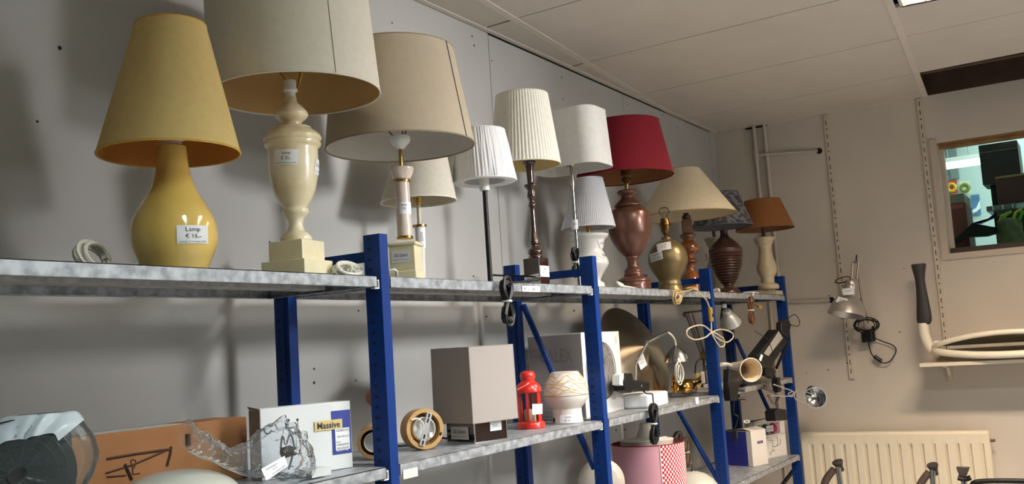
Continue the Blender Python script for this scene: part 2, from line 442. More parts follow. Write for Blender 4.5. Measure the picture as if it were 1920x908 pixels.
fitting(0, *FIXTURES[0], 'louvred fluorescent light recessed in the tiles at the top right')
for q, lb in ((1, 'louvred fluorescent light in the ceiling before the middle lamps, just above the picture'), (2, 'louvred fluorescent light in the ceiling before the yellow lamp, above the picture'), (3, 'louvred fluorescent light behind the photographer on the right'), (4, 'louvred fluorescent light behind the photographer in the middle')): fitting(q, *FIXTURES[q], lb)

# window through the far wall and the room beyond it
win = struct(bpy.data.objects.new('window_1', None)); COL.objects.link(win); win.location = (XF, (WY0+WY1)/2, WZ0)
L0 = win.location
def wb(a, b, name, m, **k): return G().b2(Vector(a)-L0, Vector(b)-L0).o(name, m, win, smooth=False, **k)
WFR = mat('window_frame_paint', (196, 182, 166), .55)
wb((XF-.012, WY0+.035, WZ0), (XF-.0005, WY0, WZ1+.02), 'window_casing', WFR)
wb((XF-.012, WY0+.035, WZ0-.032), (XF-.0005, WY1, WZ0-.0005), 'window_casing', WFR)
wb((XF+.06, WY0-.0005, WZ0+.031), (XF+.10, WY0-.022, WZ1-.026), 'window_frame', WFR)
wb((XF+.06, WY0-.0005, WZ1-.025), (XF+.10, WY1, WZ1-.007), 'window_frame', mat('brown_wood_head', (142, 106, 62), .5, var=.2, vs=20))
wb((XF+.001, WY0-.0005, WZ1-.006), (XF+.149, WY1, WZ1-.0005), 'window_head', MATS['brown_wood_head'])
wb((XF+.06, WY0-.0005, WZ0+.0005), (XF+.10, WY1, WZ0+.03), 'window_frame', mat('dark_frame', (60, 44, 36), .5))
wb((XF+.078, WY0-.02, WZ0+.03), (XF+.082, WY1, WZ1-.025), 'window_pane', clear('window_glass', (225, 240, 235), .12))
BW = mat('beyond_white', (196, 208, 206), .7)
g = G(); g.b2((XF+.15, .6, 0), (7.9, .75, 3.9)).b2((7.8, .6, 0), (7.9, -4.6, 3.9)).b2((XF+.15, -4.75, 0), (7.9, -4.6, 3.9)); struct(g.o('wall_beyond', BW, smooth=False))
struct(G().b2((XF+.15, -4.6, 3.55), (7.8, .6, 3.65)).o('ceiling_beyond', mat('beyond_ceiling', (150, 170, 172), .8, var=.05), smooth=False))
struct(G().b2((XF+.15, -4.6, -.1), (7.8, .6, 0)).o('floor_beyond', MATS['floor_vinyl'], smooth=False))
XB = 4.32
ZL = 2.0756
led = thing('storage_rack', 'grey top shelf of a rack seen through the window', 'shelf', (4.35, -1.4, ZL-.0306))
G().b2((-.38, -1.2, 0), (.5, .75, .03)).o('shelf', GALVD, led, smooth=False)
for px, py in ((-.36, .73), (.48, .73), (-.36, -1.18), (.48, -1.18)): G().b2((px-.015, py-.015, -ZL+.03), (px+.015, py+.015, 0)).o('rack_leg', GALVD, led, smooth=False)
def pxbox(name, label, cat, X, u0, v0, u1, v1, dep, m, z0=None, group=None, bevel=.004):
    a, b = onX(u0, v0, X), onX(u1, v1, X); zb = b.z if z0 is None else z0
    r = thing(name, label, cat, (X, (a.y+b.y)/2, zb), group)
    o = G().b2((0, -abs(a.y-b.y)/2, 0), (dep, abs(a.y-b.y)/2, a.z-zb)).o('body', m, r, smooth=False, bevel=bevel)
    return r, abs(a.y-b.y), a.z-zb
MAROON = mat('maroon_metal', (112, 44, 40), .5, var=.15)
r, W_, H_ = pxbox('red_machine', 'dark red machine behind the window with a grey top', 'machine', 4.2, 1774, 384, 1819, 462, .3, MAROON, ZL)
G().b2((0, -W_/2+.003, H_), (.3, W_/2+.0, H_+.055)).o('grey_top', mat('machine_grey', (128, 118, 108), .5), r, smooth=False, bevel=.006)
G().b2((-.003, -W_/2+.01, H_-.03), (.0, W_/2-.012, H_-.006)).o('name_plate', mat('plate_red', (150, 70, 62), .5), r, smooth=False)
p0 = onX(1806, 450, 4.12); r = thing('lever_press', 'black lever arm tool leaning in front of the red machine', 'tool', (4.12, p0.y, ZL))
def lv(us, name, m): 
    return G().prism([onX(u, v, 4.12)-r.location for u, v in us], (.05, 0, 0)).o(name, m, r, smooth=False)
bz = ZL-p0.z
lv([(1779, 458), (1824, 418), (1858, 425), (1868, 426), (1867, 438), (1851, 443), (1812, 445), (1786, 461)], 'press_body', BLACK)
lv([(1824, 418), (1838, 419), (1870, 405), (1868, 398), (1850, 412), (1837, 419)], 'lever_arm', BLACK)
r, W_, H_ = pxbox('loudspeaker', 'black box standing highest behind the window glass', 'box', 4.62, 1834, 273, 1916, 338, .25, mat('black_box_grain', (40, 34, 36), .6, var=.2, vs=30), None)
r2 = onX(1834, 338, 4.62)
G().b2((-.004, -W_/2, H_-.05), (0, W_/2, H_-.045)).o('box_seam', mat('seam_grey', (110, 100, 100), .6), r, smooth=False)
stand = r.location.z
r, W_, H_ = pxbox('case', 'dark maroon case on the right of the window view', 'case', 4.3, 1866, 332, 1990, 372, .3, mat('maroon_case', (78, 42, 40), .5, var=.1), None)
G().b2((-.004, -W_/2, H_-.012), (.0, W_/2, H_)).o('case_edge', mat('tan_edge', (150, 126, 90), .5), r, smooth=False)
cz = r.location.z
rk = thing('tray_stack', 'clear plastic tray on a dark crate under the maroon case', 'tray', (4.28, r.location.y, ZL))
W2 = W_
G().b2((-.02, -W2/2-.03, cz-ZL-.03), (.34, W2/2+.06, cz-ZL-.0006)).o('tray', clear('clear_tray', (225, 235, 235), .2, .1, .35, (190, 205, 205)), rk, smooth=False, bevel=.004)
for s in range(6): G().b2((-.024, W2/2+.03-s*.05, cz-ZL-.026), (-.02, W2/2+.024-s*.05, cz-ZL-.002)).o('tray_rib', WHITEP, rk, smooth=False)
G().b2((.05, -W2/2, 0), (.3, W2/2-.05, cz-ZL-.03)).o('crate', mat('dark_crate', (66, 58, 46), .7, var=.3, vs=20), rk, smooth=False)
rk2 = thing('speaker_stand', 'dark post holding up the black box behind the window', 'stand', (4.74, (onX(1834,338,4.62).y+onX(1916,338,4.62).y)/2, ZL))
G().b2((-.05, -.06, 0), (.05, .06, stand-ZL-.0006)).o('post', BLACK, rk2, smooth=False)
p = onX(1893, 428, 4.2); r = thing('green_bag', 'olive green bag with bright lime tools on top, behind the window', 'bag', (4.2, p.y, ZL))
h = onX(1893, 410, 4.2).z-ZL
G().lathe(spl([(0.01, h), (.04, h), (.062, h*.8), (.066, h*.4), (.06, .0), (.0, 0)], 4) and [(max(q.x, 0), max(q.y, 0)) for q in spl([(0.005, h), (.04, h), (.062, h*.8), (.066, h*.4), (.06, .0), (.0, 0)], 4)], 24, fn=lambda a, r_, z: r_*(1+.06*math.sin(5*a+z*60))).o('bag_body', mat('olive_cloth', (110, 116, 84), .8, var=.2, vs=30, bump=.3, bs=60), r)
for k, (dy, dz, c_) in enumerate(((.03, .05, (150, 190, 40)), (-.02, .06, (190, 200, 60)), (-.05, .045, (90, 170, 60)), (.05, .035, (200, 190, 70)))):
    G().tube([(-.02, dy, h-.02), (-.01, dy-.02, h+dz*.5), (0, dy-.05, h+dz*.7)], .009, 8).o('tool_handle', mat('lime_%d' % k, c_, .4), r)
def flatposter(name, label, X, u0, v0, u1, v1, m, cat='poster'):
    a, b = onX(u0, v0, X), onX(u1, v1, X); r = thing(name, label, cat, (X, (a.y+b.y)/2, b.z))
    G().b2((0, -abs(a.y-b.y)/2, 0), (.006, abs(a.y-b.y)/2, a.z-b.z)).o('sheet', m, r, smooth=False); return r, abs(a.y-b.y), a.z-b.z
r, W_, H_ = flatposter('poster', 'blue and white picture on the pale wall beyond the window', 7.78, 1820, 366, 1840, 402, mat('poster_blue', (84, 124, 168), .6, var=.25, vs=10))
G().prism([(-.002, W_/2, H_*.1), (-.002, W_/2, H_*.25), (-.002, .0, H_*.35), (-.002, -W_/2, H_*.7), (-.002, -W_/2, H_*.3), (-.002, 0, H_*.16)], (.002, 0, 0)).o('white_shape', PAPER, r, smooth=False)
r, W_, H_ = flatposter('round_sign', 'red sign with a yellow ring high up beyond the window', 7.74, 1772, 340, 1796, 362, mat('sign_red', (190, 66, 44), .6), 'sign')
r2, W2, H2 = flatposter('round_sign', 'cream sign with a green ring beside the red one beyond the window', 7.74, 1799, 341, 1820, 362, mat('sign_cream', (226, 222, 190), .6), 'sign')
for rr, c_, hh, y0 in ((r, (226, 178, 50), H_, 0), (r2, (120, 132, 60), H2, 0)):
    G().tube([(-.004, y0+math.sin(t*math.pi/12)*hh*.27, hh*.46+math.cos(t*math.pi/12)*hh*.27) for t in range(24)], .016, 6, True).o('ring', mat('ring_%d' % c_[0], c_, .5), rr)
a, b = onX(1759, 315, 6.6), onX(1838, 302, 6.6)
r = thing('fluorescent_light', 'glowing white tube light hanging beyond the window', 'light', (6.6, (a.y+b.y)/2, (a.z+b.z)/2))
yy = abs(a.y-b.y)/2
G().cyl((0, -yy, 0), (0, yy, 0), .026).o('tube', emit('beyond_tube', (240, 255, 248), 5), r)
G().b2((-.03, -yy, .026), (.03, yy, .06)).o('batten', WHITEP, r, smooth=False)
for s in (-.5, .5): G().cyl((0, s*yy, .06), (0, s*yy, 3.55-r.location.z), .004).o('hanger', GALVD, r)
area('beyond_room_light', (6.4, -1.6, 3.5), (6.4, -1.6, 0), 2.5, 2.0, 105, (.95, 1, .985))
area('beyond_room_light', (5.0, -1.6, 3.5), (5.0, -1.6, 0), 1.5, 2.0, 16, (.95, 1, .985))
p = onX(1791, 330, 7.78); r = thing('wall_pipe', 'grey pipe on the pale wall beyond the window', 'pipe', (7.74, p.y, onX(1791, 336, 7.78).z))
G().b2((0, -.035, 0), (.04, .035, .36)).o('conduit', mat('pipe_grey', (130, 136, 134), .5), r, smooth=False)
#PART2
# ------------------------------------------------------------------ shelving rack
rack = thing('shelving_rack', 'long blue boltless rack with galvanised steel shelves along the left wall', 'shelving', (0, 0, 0))
S1, S2, S3 = 1.9, 1.465, 1.086
PX = [0, 1.1, 2.2, 3.3]; YB = .345
def upright(x, y0, front):
    o = G()
    d = .048; t = .0022
    # folded channel: side web with holes, front flange, ribbed edge
    if front: prof = [(0, d), (0, 0), (.03, 0), (.03, .012), (.0278, .012), (.0278, t), (t, t), (t, d)]
    else: prof = [(0, d), (0, .018), (.004, .015), (.004, .009), (0, .006), (0, 0), (.03, 0), (.03, .012), (.0278, .012), (.0278, t), (.0065, t), (.0065, .018), (t, .02), (t, d)]
    zt = 2.0
    o.prism([(x+a, y0+b, 0) for a, b in prof], (0, 0, zt))
    u = o.o('upright', BLUE, rack, smooth=False)
    h = G(); yc = y0+(.031 if front else .033)
    z = .03
    while z < zt-.01:
        e = x-.0005
        h.add([(e, yc+.0065, z), (e, yc+.001, z+.0045), (e, yc-.0065, z+.0012), (e, yc-.0065, z-.0012), (e, yc+.001, z-.0045)], [(0, 1, 2, 3, 4)])
        z += .0245
    stuff(h.o('slot_holes', HOLE, u, smooth=False))
    G().b2((x+.001, y0+.001, 0), (x+.05, y0+.05, .004)).o('foot_plate', BLUE, rack, smooth=False)
    return u
for xi in PX+[-1.1]:
    upright(xi, 0, True); upright(xi, YB-.048, False)
    G().b2((xi+.006, .03, 1.937), (xi+.012, YB-.02, 1.962)).o('end_strut', BLUE, rack, smooth=False)
def brace(x, a, b, m=BLUE):
    a, b = Vector(a), Vector(b); d = (b-a).normalized()*.02
    return G().b2((-.0, 0, 0), (0, 0, 0)) and G().tube([a, a+d, b-d, b], .0105, 8).o('brace', m, rack)
def bpx(x, q0, q1, m=BLUE):
    a, b = onX(*q0, x), onX(*q1, x)
    a.y = min(max(a.y, .02), YB-.02); b.y = min(max(b.y, .02), YB-.02)
    brace(x, a, b, m)
bpx(1.118, (981, 572), (1115, 880)); bpx(2.214, (1272, 770), (1350, 908)); bpx(3.314, (1380, 636), (1462, 815))
DKB = mat('black_brace', (26, 28, 34), .5)
bpx(3.314, (1497, 872), (1455, 925), DKB)
brace(.014, (.014, YB-.02, 1.36), (.014, .03, .9)); brace(-1.086, (-1.086, YB-.02, 1.36), (-1.086, .03, .9))
def shelf(x0, x1, zt, y1=YB, m=GALV):
    t = .0016; h = .026; g = G(); y0 = .001
    g.b2((x0, y0, zt-t), (x1, y1, zt))
    g.b2((x0, y0, zt-h), (x1, y0+t, zt)).b2((x0, y0, zt-h), (x1, y0+.013, zt-h+t)).b2((x0, y0+.013-t, zt-h), (x1, y0+.013, zt-h+.01))
    g.b2((x0, y1-t, zt-h), (x1, y1, zt)).b2((x0, y1-.014, zt-h), (x1, y1, zt-h+t))
    for xx in (x0, x1-t): g.b2((xx, y0, zt-h), (xx+t, y1, zt))
    xa = x0+.012; g.b2((x0, y0, zt-h), (xa, y1, zt-h+t)); g.b2((x1-.012, y0, zt-h), (x1, y1, zt-h+t))
    s = g.o('shelf', m, rack, smooth=False)
    ym = (y0+y1)/2
    G().b2((x0+.02, ym-.03, zt-.02), (x1-.02, ym+.03, zt-t)).o('stiffener', GALVD, s, smooth=False)
    for xx, sg in ((x1, 1),):
        G().prism([(xx+.0005, .002, zt-.012), (xx+.008, .002, zt-.008), (xx+.008, .002, zt-h-.004), (xx-.008, .002, zt-h-.004), (xx-.008, .002, zt-h-.001), (xx+.0055, .002, zt-h-.001), (xx+.0055, .002, zt-.012)], (0, .012, 0)).o('shelf_clip', mat('zinc_clip', (226, 226, 222), .4), s, smooth=False)
    return s
bays = [(-1.066, -.014), (.036, 1.084), (1.136, 2.184), (2.236, 3.288)]
top = [shelf(a, b, S1) for a, b in bays]
mid = [shelf(a, b, S2) for a, b in bays[:3]] + [shelf(bays[3][0], bays[3][1], S2+.012, m=GALVD)]
low = [shelf(a, b, S3) for a, b in bays]
# label holders on the lips
def lip_label(sh, u0, v0, u1, v1, m, txt=None):
    a, b = onY(u0, v0, 0), onY(u1, v1, 0)
    card('label_strip', plane_map(((a.x+b.x)/2, -.0006, (a.z+b.z)/2), (b.x-a.x, 0, 0), (0, 0, a.z-b.z)), sh, [(txt, 0, 0, .8, .5)] if txt else (), m)
lip_label(top[1], 978, 536, 1012, 548, PAPER, '85101 280 01')
lip_label(mid[1], 755, 882, 783, 893, mat('cream_label', (222, 214, 200), .6))
lip_label(mid[2], 1303, 746, 1310, 757, PAPER)

# ------------------------------------------------------------------ shade cloths
def cloth(name, rgb, tr=.25, **k): return mat(name, rgb, .85, trans=tr, bump=k.pop('bump', .15), bs=k.pop('bs', 500), spec=.2, var=k.pop('var', .03), vs=k.pop('vs', 60))
def socket(root, x, y, z, r, h, m, name='bulb_socket', extra=True):
    g = G().lathe([(0, h), (r*.8, h), (r*.85, h*.92), (r*.85, h*.5), (r, h*.48), (r, h*.36), (r*.7, h*.3), (r*.7, 0), (0, 0)], 24, (x, y, z))
    return g.o(name, m, root)
def spider(root, c2, tz, r, z0, m, n=3, ph=.4):
    g = G(); c0 = c2(z0); ct = c2(tz)
    for k in range(n):
        a = 2*math.pi*k/n+ph
        g.tube([(c0.x+.012*math.cos(a), c0.y+.012*math.sin(a), z0), (ct.x+r*math.cos(a), ct.y+r*math.sin(a), tz)], .0016, 5)
    return g.o('shade_frame', m, root)
LG = 'table lamps on the top shelf'

# 1 yellow vase lamp
ax = Ax(327, 450, .105, S1)
r = thing('table_lamp', 'yellow glazed vase lamp with yellow cone shade, leftmost on the top shelf', 'lamp', ax.loc, LG)
YEL = mat('yellow_glaze', (226, 192, 104), .12, var=.08, vs=14, coat=.6)
P = ax.prof([(276, 26), (288, 27), (300, 28), (319, 30.5), (342, 37), (364, 46.5), (392, 64), (410, 73), (428, 77.5), (447, 79), (469, 75), (494, 65), (508, 60)], 4)
b = lathe_part(r, 'lamp_body', [(0, P[0][1])]+P, YEL, 64, capb=True)
card('price_label', ax.wrap(P, 331, 433, 385, 466, .03), b, [('Lamp', .02, .24, .46, .3), ('€ 15,-', .02, -.1, .48, .26), ('maandag 16 november 2020', 0, -.4, .86, .1)], nx=8, ny=4, eps=.0012)
o, c2, rb, rt = shade(r, ax, (318, 289, 129), (320, 49, 64), cloth('yellow_shade_paper', (228, 202, 136), .22), mat('orange_lining', (200, 132, 62), .8, trans=.2), trim=mat('yellow_trim', (206, 160, 70), .8))
zt = P[0][1]; socket(r, 0, 0, zt, ax.r(26, zt), .045, WHITEP)
hank(r, onY(207, 488, .12)-ax.loc + Vector((0, .05, .012)), (.05, .03, 0), (0, .01, .028), 4, .0042, WCABLE, 3, jit=.3)
cable(r, [(-.03, .06, .005), (-.09, .1, .006), (-.14, .09, .008)], .004, WCABLE)

# 2 alabaster urn lamp
ax = Ax(555, 430, .115, S1)
r = thing('table_lamp', 'alabaster urn lamp on stepped square base with a huge cream drum shade', 'lamp', ax.loc, LG)
ALAB = mat('alabaster_cream', (240, 231, 202), .22, rgb2=(206, 188, 142), vs=11, coat=.35, trans=.0)
ALABS = mat('alabaster_plain', (238, 227, 190), .3, var=.06, vs=20, coat=.2)
P = ax.prof([(183, 11), (192, 12), (200, 20), (210, 29), (217, 31), (223, 27), (229, 19.5), (234, 18), (239, 19), (240, 35), (243, 36.5), (250, 47), (257, 53), (262, 54), (266, 51), (269, 52.5), (275, 52), (279, 47), (284, 46.3), (305, 46.6), (325, 45.6), (345, 42), (362, 37.5), (376, 31), (386, 24.5), (390, 22), (392, 24), (398, 26), (403, 23.5), (411, 15.5), (421, 13.3), (428, 15), (435, 18.5), (438, 23), (444, 28), (449, 29.8), (454, 29)], 3, base=False)
b = lathe_part(r, 'urn', [(0, P[0][1])]+P+[(0, P[-1][1])], ALAB, 56)
zb2 = P[-1][1]
psi = math.atan2(ax.y-CAM.y, ax.x-CAM.x); rz = psi-math.radians(34)
s1, s2 = ax.r(74, zb2), ax.r(95, 0)
zm = ax.z(491)
G().box((0, 0, (zb2+zm)/2), (s1, s1, zb2-zm), rz).o('plinth_block', ALABS, r, smooth=False, bevel=.002)
G().box((0, 0, zm/2), (s2, s2, zm), rz).o('plinth_block', ALABS, r, smooth=False, bevel=.002)
card('price_label', ax.wrap(P, 516, 289, 559, 317, -.06), b, tagtxt('Lamp', '€ 30,-'), nx=8, ny=3, eps=.0012)
card('price_label', ax.wrap(P, 589, 303, 600, 332, -.12), b, [('Ok Getest', 0, .1, .7, .2), ('16-11-2020', 0, -.3, .7, .1)], nx=4, ny=3, eps=.0012)
CRE = cloth('cream_shade', (226, 220, 204), .12, bump=.02)
o, c2, rb, rt = shade(r, ax, (555, 178, 157.5), (533, -62, 148), CRE, mat('tan_lining', (196, 160, 104), .8, trans=.1), trim=CRE)
a = math.atan2(CAM.y-ax.y, CAM.x-ax.x)+math.radians(26)
g = G(); q0 = c2(rb[1]); q1 = c2(rt[1])
g.tube([(q0.x+rb[0]*1.001*math.cos(a), q0.y+rb[0]*1.001*math.sin(a), rb[1]), (q1.x+rt[0]*1.001*math.cos(a), q1.y+rt[0]*1.001*math.sin(a), rt[1])], .0009, 4); g.o('seam', mat('seam_grey_cloth', (120, 112, 100), .8), o)
socket(r, 0, 0, P[0][1], ax.r(13, P[0][1]), .04, WHITEP); spider(r, c2, rt[1]-.02, rt[0]-.004, P[0][1]+.03, BRASS)
q = onY(652, 506, .05)-ax.loc; q.z = .016
hank(r, q, (.040, .004, 0), (0, .01, .015), 6, .0035, WCABLE, 5, tie=WCABLE)
cable(r, [(.05, .03, .006), (.08, .0, .01), q], .0035, WCABLE)

# 3 onyx column lamp
ax = Ax(760, 460, .12, S1)
r = thing('table_lamp', 'onyx column lamp with beige seamed drum shade, right of the first blue post', 'lamp', ax.loc, LG)
ONYX = mat('onyx_column', (206, 186, 170), .2, rgb2=(232, 218, 206), vs=9, coat=.4, stretch=(6, 6, 1.2))
psi = math.atan2(ax.y-CAM.y, ax.x-CAM.x); rz = psi-math.radians(17)
zs_ = ax.z(456); zm_ = ax.z(463); zl = ax.z(509); w_ = ax.r(50, .05)
sl = [(zs_, zm_, w_*1.17), (zm_, zl, w_), (zl, 0, w_*1.10)]
for k, (a_, b_, s_) in enumerate(sl):
    G().box((0, 0, (a_+b_)/2), (s_, s_, a_-b_), rz).o(['plinth_cap', 'plinth_block', 'plinth_foot'][k], ALABS, r, smooth=False, bevel=.004 if k != 1 else .002)
P = ax.prof([(315, 22.5), (318, 23), (324, 21.5), (330, 19), (337, 15)], 4, base=False)
lathe_part(r, 'column_cup', [(0, P[0][1])]+P, ONYX, 40)
P2 = ax.prof([(342, 13.6), (446, 14.2)], 0, base=False)
cb = lathe_part(r, 'column', P2, ONYX, 40)
for v, hw in ((340, 15.8), (446, 15.6)):
    z = ax.z(v); q = ax.r(hw, z); G().lathe([(0, z+.004), (q*.9, z+.004), (q, z+.002), (q, z-.002), (q*.9, z-.004), (0, z-.004)], 32).o('brass_ring', BRASS, r)
z = ax.z(315); G().cyl((0, 0, z-.005), (0, 0, ax.z(278)), .005).o('brass_rod', BRASS, r)
card('price_label', ax.wrap(P2, 749, 381, 773, 403), cb, [('Lamp', -.15, .25, .4, .22), ('€ 30,-', -.15, -.05, .4, .22)], nx=8, ny=1, eps=.001)
n = Matrix.Rotation(rz, 3, 'Z') @ Vector((-1, 0, 0)); e = Matrix.Rotation(rz, 3, 'Z') @ Vector((0, -1, 0))
card('price_label', plane_map(n*(w_/2+.0006)+Vector((0, 0, (zm_+zl)/2+.004))-e*.002, e*w_*.72, (0, 0, .03)), r, OKT)
BEI = cloth('beige_linen_shade', (190, 176, 154), .1, bump=.3, bs=700)
o, c2, rb, rt = shade(r, ax, (751, 276, 139.5), (737, 98, 113), BEI, mat('white_lining', (214, 208, 200), .8, trans=.1), trim=mat('beige_trim', (150, 136, 112), .8))
va = math.atan2(CAM.y-ax.y, CAM.x-ax.x); a = va+math.radians(59)
q0 = c2(rb[1]); q1 = c2(rt[1])
G().tube([(q0.x+(rb[0]+.0008)*math.cos(a), q0.y+(rb[0]+.0008)*math.sin(a), rb[1]), (q1.x+(rt[0]+.0008)*math.cos(a), q1.y+(rt[0]+.0008)*math.sin(a), rt[1])], .0013, 4).o('seam', BLACK, o)
z = ax.z(280); z2 = ax.z(258)
G().lathe([(0, z2+.004), (ax.r(19, z2), z2+.002), (ax.r(20, z2), z2-.006), (ax.r(17, z2), (z+z2)/2), (ax.r(6, z), z), (0, z)], 32).o('bulb_socket', WHITEP, r)
spider(r, c2, rt[1]-.08, rt[0]-.003, z2-.002, BLACK)
cable(r, [(-.045, .0, .008), (-.075, -.02, .03), (-.10, .02, .02), (-.12, .05, .01)], .0035, WCABLE)

# 4 small lamp behind it
ax = Ax(787, 430, .28, S1)
r = thing('table_lamp', 'small lamp with white cone shade and thin white column behind the onyx lamp', 'lamp', ax.loc, LG)
P = ax.prof([(425, 9.5), (470, 8.5), (520, 7)], 0)
cb = lathe_part(r, 'column', [(0, P[0][1])]+P, mat('white_onyx', (218, 216, 206), .25, var=.06, coat=.3), 24)
G().lathe([(0, .012), (.05, .012), (.055, .006), (.055, 0), (0, 0)], 32).o('lamp_base', MATS['white_onyx'], r)
z = ax.z(424); G().lathe([(0, z+.004), (ax.r(13.5, z), z+.003), (ax.r(13.5, z), z-.003), (0, z-.004)], 24).o('brass_collar', BRASS, r)
G().cyl((0, 0, z), (0, 0, ax.z(384)), ax.r(4, z)).o('stem', mat('cream_stem', (214, 204, 180), .4), r)
z2 = ax.z(384); G().lathe([(0, z2+.02), (.014, z2+.02), (.012, z2+.01), (.008, z2), (0, z2)], 20).o('bulb_socket', BRASS, r)
card('price_label', ax.wrap(P, 783, 426, 799, 466, .05), cb, [('€ 15,-', 0, 0, .3, .5)], nx=6, ny=1, eps=.001)
SM = cloth('ivory_shade', (226, 220, 206), .25, bump=.05)
shade(r, ax, (785, 378, 71), (789, 268, 46), SM, mat('ivory_lining', (222, 212, 184), .8, trans=.2), trim=mat('white_piping', (236, 232, 222), .7))

# 5 black stick lamp
ax = Ax(914, 440, .14, S1)
r = thing('table_lamp', 'slim black stick lamp with crinkled white fabric shade', 'lamp', ax.loc, LG)
z0 = ax.z(354)
G().cyl((0, 0, 0), (0, 0, z0), ax.r(4.8, .1)).o('stem', BLACK, r)
G().lathe([(0, .01), (.058, .01), (.062, .007), (.062, 0), (0, 0)], 36).o('lamp_base', BLACK, r)
z1 = ax.z(336); G().lathe([(0, z1), (ax.r(9, z1), z1), (ax.r(9, z1), z0+.006), (ax.r(9.6, z0), z0+.005), (ax.r(9.4, z0), z0-.006), (0, z0-.008)], 24).o('bulb_socket', WHITEP, r)
CRK = mat('crinkled_white_cloth', (250, 250, 250), .9, trans=.2, bump=.8, bs=1.0, stretch=(90, 90, 14), spec=.1)
rn = random.Random(4); ph = [(rn.randint(18, 95), rn.uniform(0, 6.3), rn.uniform(-40, 40)) for _ in range(22)]
def crk(a, r_, z): return r_*(1+sum(math.sin(n_*a+p_+z*q_) for n_, p_, q_ in ph)*.0027)
o, c2, rb, rt = shade(r, ax, (909, 341, 60), (900, 247, 46.5), CRK, mat('white_cloth_in', (236, 236, 236), .9, trans=.3), seg=300, fn=crk, rows=16)
q = c2(rb[1]); ring = [(rb[0]-.001, rb[1]), (rb[0]*.86, rb[1]-.004), (rb[0]*.64, rb[1]+.001)]
G().lathe([(a_, z_) for a_, z_ in ring], 120, (q.x, q.y, 0), fn=lambda a, r_, z: r_*(1+.006*math.sin(60*a))).o('gathered_underside', CRK, o, angle=80)
c_ = onY(951, 565, -.026)-ax.loc
hank(r, c_+Vector((0, 0, .0)), (0, 0, .058), (.018, .0, 0), 13, .0034, RUBBER, 8, tie=WCABLE, fig8=True, jit=.2)
cable(r, [(.0, -.01, .035), (.02, -.06, .028), (.03, -.13, .02), (.03, -.148, .008), c_+Vector((0, 0, .05))], .003, RUBBER)
cable(r, [(.03, -.147, .006), (.06, -.10, .012), (.10, -.06, .014), (.15, -.05, .012)], .0028, RUBBER)

# 6 turned dark wood lamp
ax = Ax(1000, 420, .14, S1)
r = thing('table_lamp', 'dark turned wood lamp with ivory pleated shade', 'lamp', ax.loc, LG)
DW = mat('dark_turned_wood', (66, 36, 22), .16, rgb2=(38, 20, 14), vs=6, coat=.6, stretch=(8, 8, 1))
P = ax.prof([(303, 13), (308, 11), (313, 7.6), (340, 6.2), (345, 7), (346.5, 12.2), (350, 12.4), (355, 8), (358, 6.8), (363, 7.6), (369, 8.3), (373, 6.5), (377, 4.6), (381, 5.6), (385, 6.9), (389, 6.2), (391, 4.6), (405, 4.8), (427, 5.4), (447, 7.2), (455, 9), (458, 8.6), (460, 6.3), (464, 8), (470, 13.4), (475, 13.8), (479, 11.5), (481, 12.8), (485, 13)], 3, base=False)
lathe_part(r, 'lamp_body', [(0, P[0][1])]+P, DW, 36)
psi = math.atan2(ax.y-CAM.y, ax.x-CAM.x); rz = psi-math.radians(32)
zt_ = P[-1][1]; w_ = ax.r(34.5, .05)
zp = .012
G().box((0, 0, (zt_+zp)/2), (w_, w_, zt_-zp), rz).o('wood_block', DW, r, smooth=False, bevel=.0015)
G().box((.015, .0, zp/2), (w_*1.7, w_*1.6, zp), rz).o('base_plate', BLACK, r, smooth=False, bevel=.002)
n = Matrix.Rotation(rz, 3, 'Z') @ Vector((-1, 0, 0)); e = Matrix.Rotation(rz, 3, 'Z') @ Vector((0, -1, 0))
card('price_label', plane_map(n*(w_/2+.0006)+Vector((0, 0, zp+.016)), e*w_*.95+Vector((0, 0, .004)), (0, 0, .034)), r, OKT)
card('price_label', plane_map(e*(w_/2+.0006)+Vector((0, 0, zp+.042)), -n*w_*.92, (0, 0, .036)), r, [('Lamp', 0, .2, .4, .2), ('€ 9,-', 0, -.12, .4, .22)])
PLT = cloth('ivory_pleated_cloth', (250, 247, 236), .2, bump=.05)
NP = 60
def pleat(a, r_, z): return r_*(1+.011*(abs(math.sin(NP*a/2))-.5)*2)
shade(r, ax, (986, 311, 65.5), (978, 180, 49), PLT, mat('cream_lining', (226, 206, 150), .8, trans=.2), seg=NP*6, fn=pleat, rows=2, trim=mat('ivory_trim', (228, 218, 190), .8))

# 7 chrome pole lamp with rounded rectangular shade
ax = Ax(1077, 400, .18, S1)
r = thing('table_lamp', 'slim chrome pole lamp with rounded rectangular white shade', 'lamp', ax.loc, LG)
G().cyl((0, 0, 0), (0, 0, ax.z(340)), ax.r(4, .1), ax.r(3.2, .3)).o('chrome_pole', mat('dull_chrome', (150, 148, 146), .2, metal=1), r)
z = ax.z(344); z2 = ax.z(312); z3 = ax.z(297)
G().lathe([(0, z3), (ax.r(9, z3), z3), (ax.r(9.5, z2), z2+.004), (ax.r(8, z2), z2), (ax.r(3, z2), z2-.004), (ax.r(3.4, z), (z+z2)/2), (ax.r(5, z), z+.008), (ax.r(5, z), z-.012), (0, z-.014)], 24).o('bulb_socket', mat('satin_nickel', (170, 164, 154), .25, metal=.9), r)
G().box((0, 0, .006), (.12, .12, .012)).o('lamp_base', BLACK, r, smooth=False, bevel=.002)
WL = cloth('white_linen_shade', (242, 240, 235), .2, bump=.25, bs=600)
zb_, zt_ = ax.z(318), ax.z(214)
